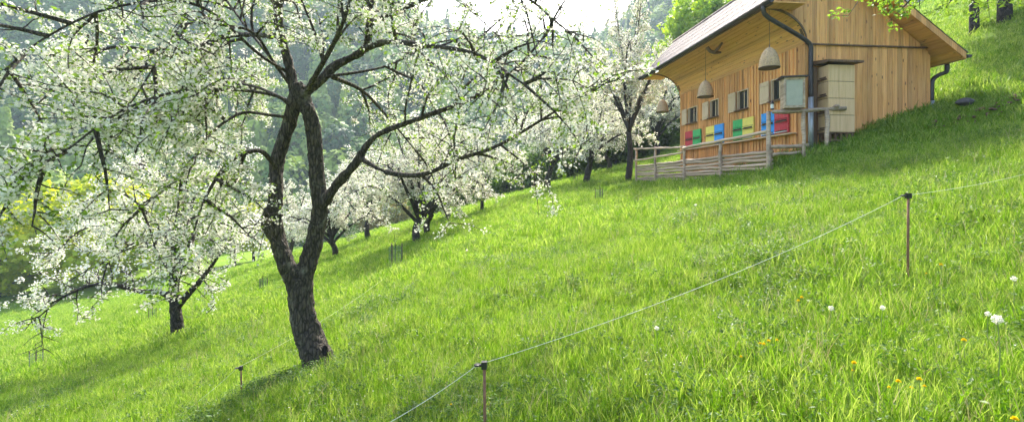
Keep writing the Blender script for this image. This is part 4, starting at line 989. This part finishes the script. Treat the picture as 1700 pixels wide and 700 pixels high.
# dandelion clocks and yellow flowers
M_clock = leafmat('dandelion_down', [(.70,.68,.60), (.80,.78,.70)], .5, .8, 6, 1.0); M_yf = leafmat('yellow_flower', [(.80,.52,.01), (.88,.66,.02)], .3, .6, 6, 1.1); M_stem = plain('flower_stem', (.2,.26,.07), .6)
def flower(nm, kind, cat, h, group):
    r = empty(nm, (0, 0, 0), 0, cat=cat, group=group); mb = MB(); mb.tube([(0, 0, -.03), (.01, 0, h*.5), (0, 0, h)], .0022, 5); mb.build('stem', M_stem, r)
    rr = np.random.default_rng(12)
    if kind == 'clock':
        n = 130; d = unit(rr, n); V, Fc = scatter(*QUAD, d*rr.uniform(.010, .019, (n, 1))+np.array([0, 0, h+.01]), unit(rr, n), np.full(n, .0055), rr); link('seed_head', np_mesh('seed_head', V, Fc), M_clock, r)
    else:
        V = []; n = 46; a = rr.uniform(0, 6.28, n); el = rr.uniform(.1, 1.3, n); d = np.stack([np.cos(a)*np.cos(el), np.sin(a)*np.cos(el), np.sin(el)], 1)
        V, Fc = scatter(*LEAF, d*.011+np.array([0, 0, h]), np.cross(d, unit(rr, n)), np.full(n, .022), rr); link('flower_head', np_mesh('flower_head', V, Fc), M_yf, r)
    return r
dc = flower('dandelion_clock', 'clock', 'dandelion', .24, 'white dandelion clocks in the foreground grass')
dl = [(1656, 531, 'largest white dandelion clock near the right edge of the grass', 1.15), (1640, 522, 'small dandelion clock close to the left of the largest one', .7), (1380, 512, 'dandelion clock left of the lone rusty post', .8), (1465, 511, 'dandelion clock low left of the lone rusty post', .75), (1683, 463, 'dandelion clock up at the right edge', .8),
      (1090, 545, 'dandelion clock beside the sagging rope', .8), (1155, 340, 'far dandelion clock in the lit meadow', 1.0), (775, 415, 'far dandelion clock on the lit slope', 1.0)]
def on_ray(px, py, h):
    u = (px-CX)/F; v_ = (HY-py)/F; ys = np.linspace(1.2, 60, 5000); d = v_*ys-H(u*ys, ys)-h; i = np.argmax(d < 0); return Vector((u*ys[i], ys[i], float(H(u*ys[i], ys[i]))))
for i, (px, py, l, s) in enumerate(dl):
    g = on_ray(px, py, .25*s+.05)+Vector((0, 0, .05))
    if i == 0: dc.location = g; dc.scale = (s, s, s); dc['label'] = l
    else: copy_tree(dc, g, i, s, label=l)
yf = flower('yellow_flower', 'y', 'flower', .2, 'yellow flowers scattered in the foreground grass')
yl = [(1262,544),(1276,541),(1290,536),(1268,548),(1476,603),(1491,605),(1513,602),(1526,604),(1535,597),(1418,580),(1416,574),(1684,667),(1660,680),(1562,424),(1538,426),(1331,478),(749,643),(1600,540),(1230,560),(1325,480)]
for i, (px, py) in enumerate(yl):
    g = on_ray(px, py, .24)+Vector((0, 0, .04)); s = .52+.14*math.sin(i*3)
    if i == 0: yf.location = g; yf['label'] = 'small yellow flower standing in the foreground grass'; yf.scale = (s, s, s)
    else: copy_tree(yf, g, i, s)
# stones of the bank and the dark stone
st_ = MB(); rs = random.Random(4)
bm = bmesh.new()
for k in range(120):
    x = rs.uniform(9.0, 13.5); y = 10.25+.03*(x-10)+rs.uniform(-.13, .12); zz = float(H(x, y))+.02
    q = bmesh.ops.create_icosphere(bm, subdivisions=1, radius=rs.uniform(.018, .055)); sx, sy, sz2 = rs.uniform(.8, 1.6), rs.uniform(.6, 1), rs.uniform(.5, .9)
    for v in q['verts']: v.co = Vector((v.co.x*sx*rs.uniform(.85, 1.15)+x, v.co.y*sy+y, v.co.z*sz2*rs.uniform(.85, 1.15)+zz))
me = bpy.data.meshes.new('bank_rubble'); bm.to_mesh(me); bm.free(); tag(link('bank_rubble', me, M_soil), 'bare earth and brown rubble along the low bank right of the house', 'rubble', kind='stuff')
g = G(1603, 181)
bm = bmesh.new(); bmesh.ops.create_icosphere(bm, subdivisions=3, radius=.2)
for v in bm.verts: v.co = Vector((v.co.x*1.0*(1+.15*math.sin(v.co.y*20)), v.co.y*.8, v.co.z*.38*(1+.3*math.sin(v.co.x*17+2))))
me = bpy.data.meshes.new('stone'); bm.to_mesh(me); bm.free(); o = link('stone', me, plain('dark_stone', (.07,.06,.055), .8, .4)); o.location = g+Vector((0, 0, .16)); o.rotation_euler = (R(6), R(-8), R(10)); tag(o, 'flat dark stone lying on the lit slope right of the house', 'stone')
# pale car beyond the crest
cp = Vector(((878-CX)/F*74, 74, 0)); cp.z = (HY-326)/F*74-.35
r = empty('parked_car', cp, R(8), label='pale parked car half hidden beyond the crest of the meadow', cat='car')
mb = MB(); pf = [(-2.1,.35),(-2.1,.8),(-1.1,.92),(-.55,1.4),(.9,1.42),(1.7,.95),(2.1,.85),(2.1,.35)]
V = [(-.85, a, b_) for a, b_ in pf]+[(.85, a, b_) for a, b_ in pf]; k = len(pf)
mb.add(V, [tuple(range(k)), tuple(range(2*k-1, k-1, -1))]+[(i, (i+1) % k+0, (i+1) % k+k, i+k) for i in range(k)]); mb.build('body', M_wht, r, bevel=.08)
mb = MB(); mb.hexa([(-.68,-1.06,.98),(.68,-1.06,.98),(.68,-1.03,.98),(-.68,-1.03,.98),(-.6,-.62,1.36),(.6,-.62,1.36),(.6,-.58,1.36),(-.6,-.58,1.36)]); mb.build('windscreen', M_pane, r)
for sx in (-.78, .78):
    for sy in (-1.35, 1.35):
        mb = MB(); mb.tube([(sx-.1, sy, .33), (sx+.1, sy, .33)], .33, 18); mb.build('wheel', M_black, r)
    mb = MB(); mb.box(sx*.78-.14, sx*.78+.14, -2.13, -2.09, .62, .74); mb.build('headlight', M_zinc, r)

# ------------------------------------------------------------------ haze
m = bpy.data.materials.new('haze'); m.use_nodes = True; nt = m.node_tree; nt.nodes.clear(); out = nt.nodes.new('ShaderNodeOutputMaterial'); pv = nt.nodes.new('ShaderNodeVolumePrincipled')
pv.inputs['Color'].default_value = (.68, .84, 1, 1); pv.inputs['Density'].default_value = .0006; pv.inputs['Anisotropy'].default_value = .3; nt.links.new(pv.outputs[0], out.inputs['Volume'])
mb = MB(); mb.box(-560, 560, -45, 470, -40, 260); tag(mb.build('haze', m), 'thin bluish haze over the valley', 'haze', kind='stuff')
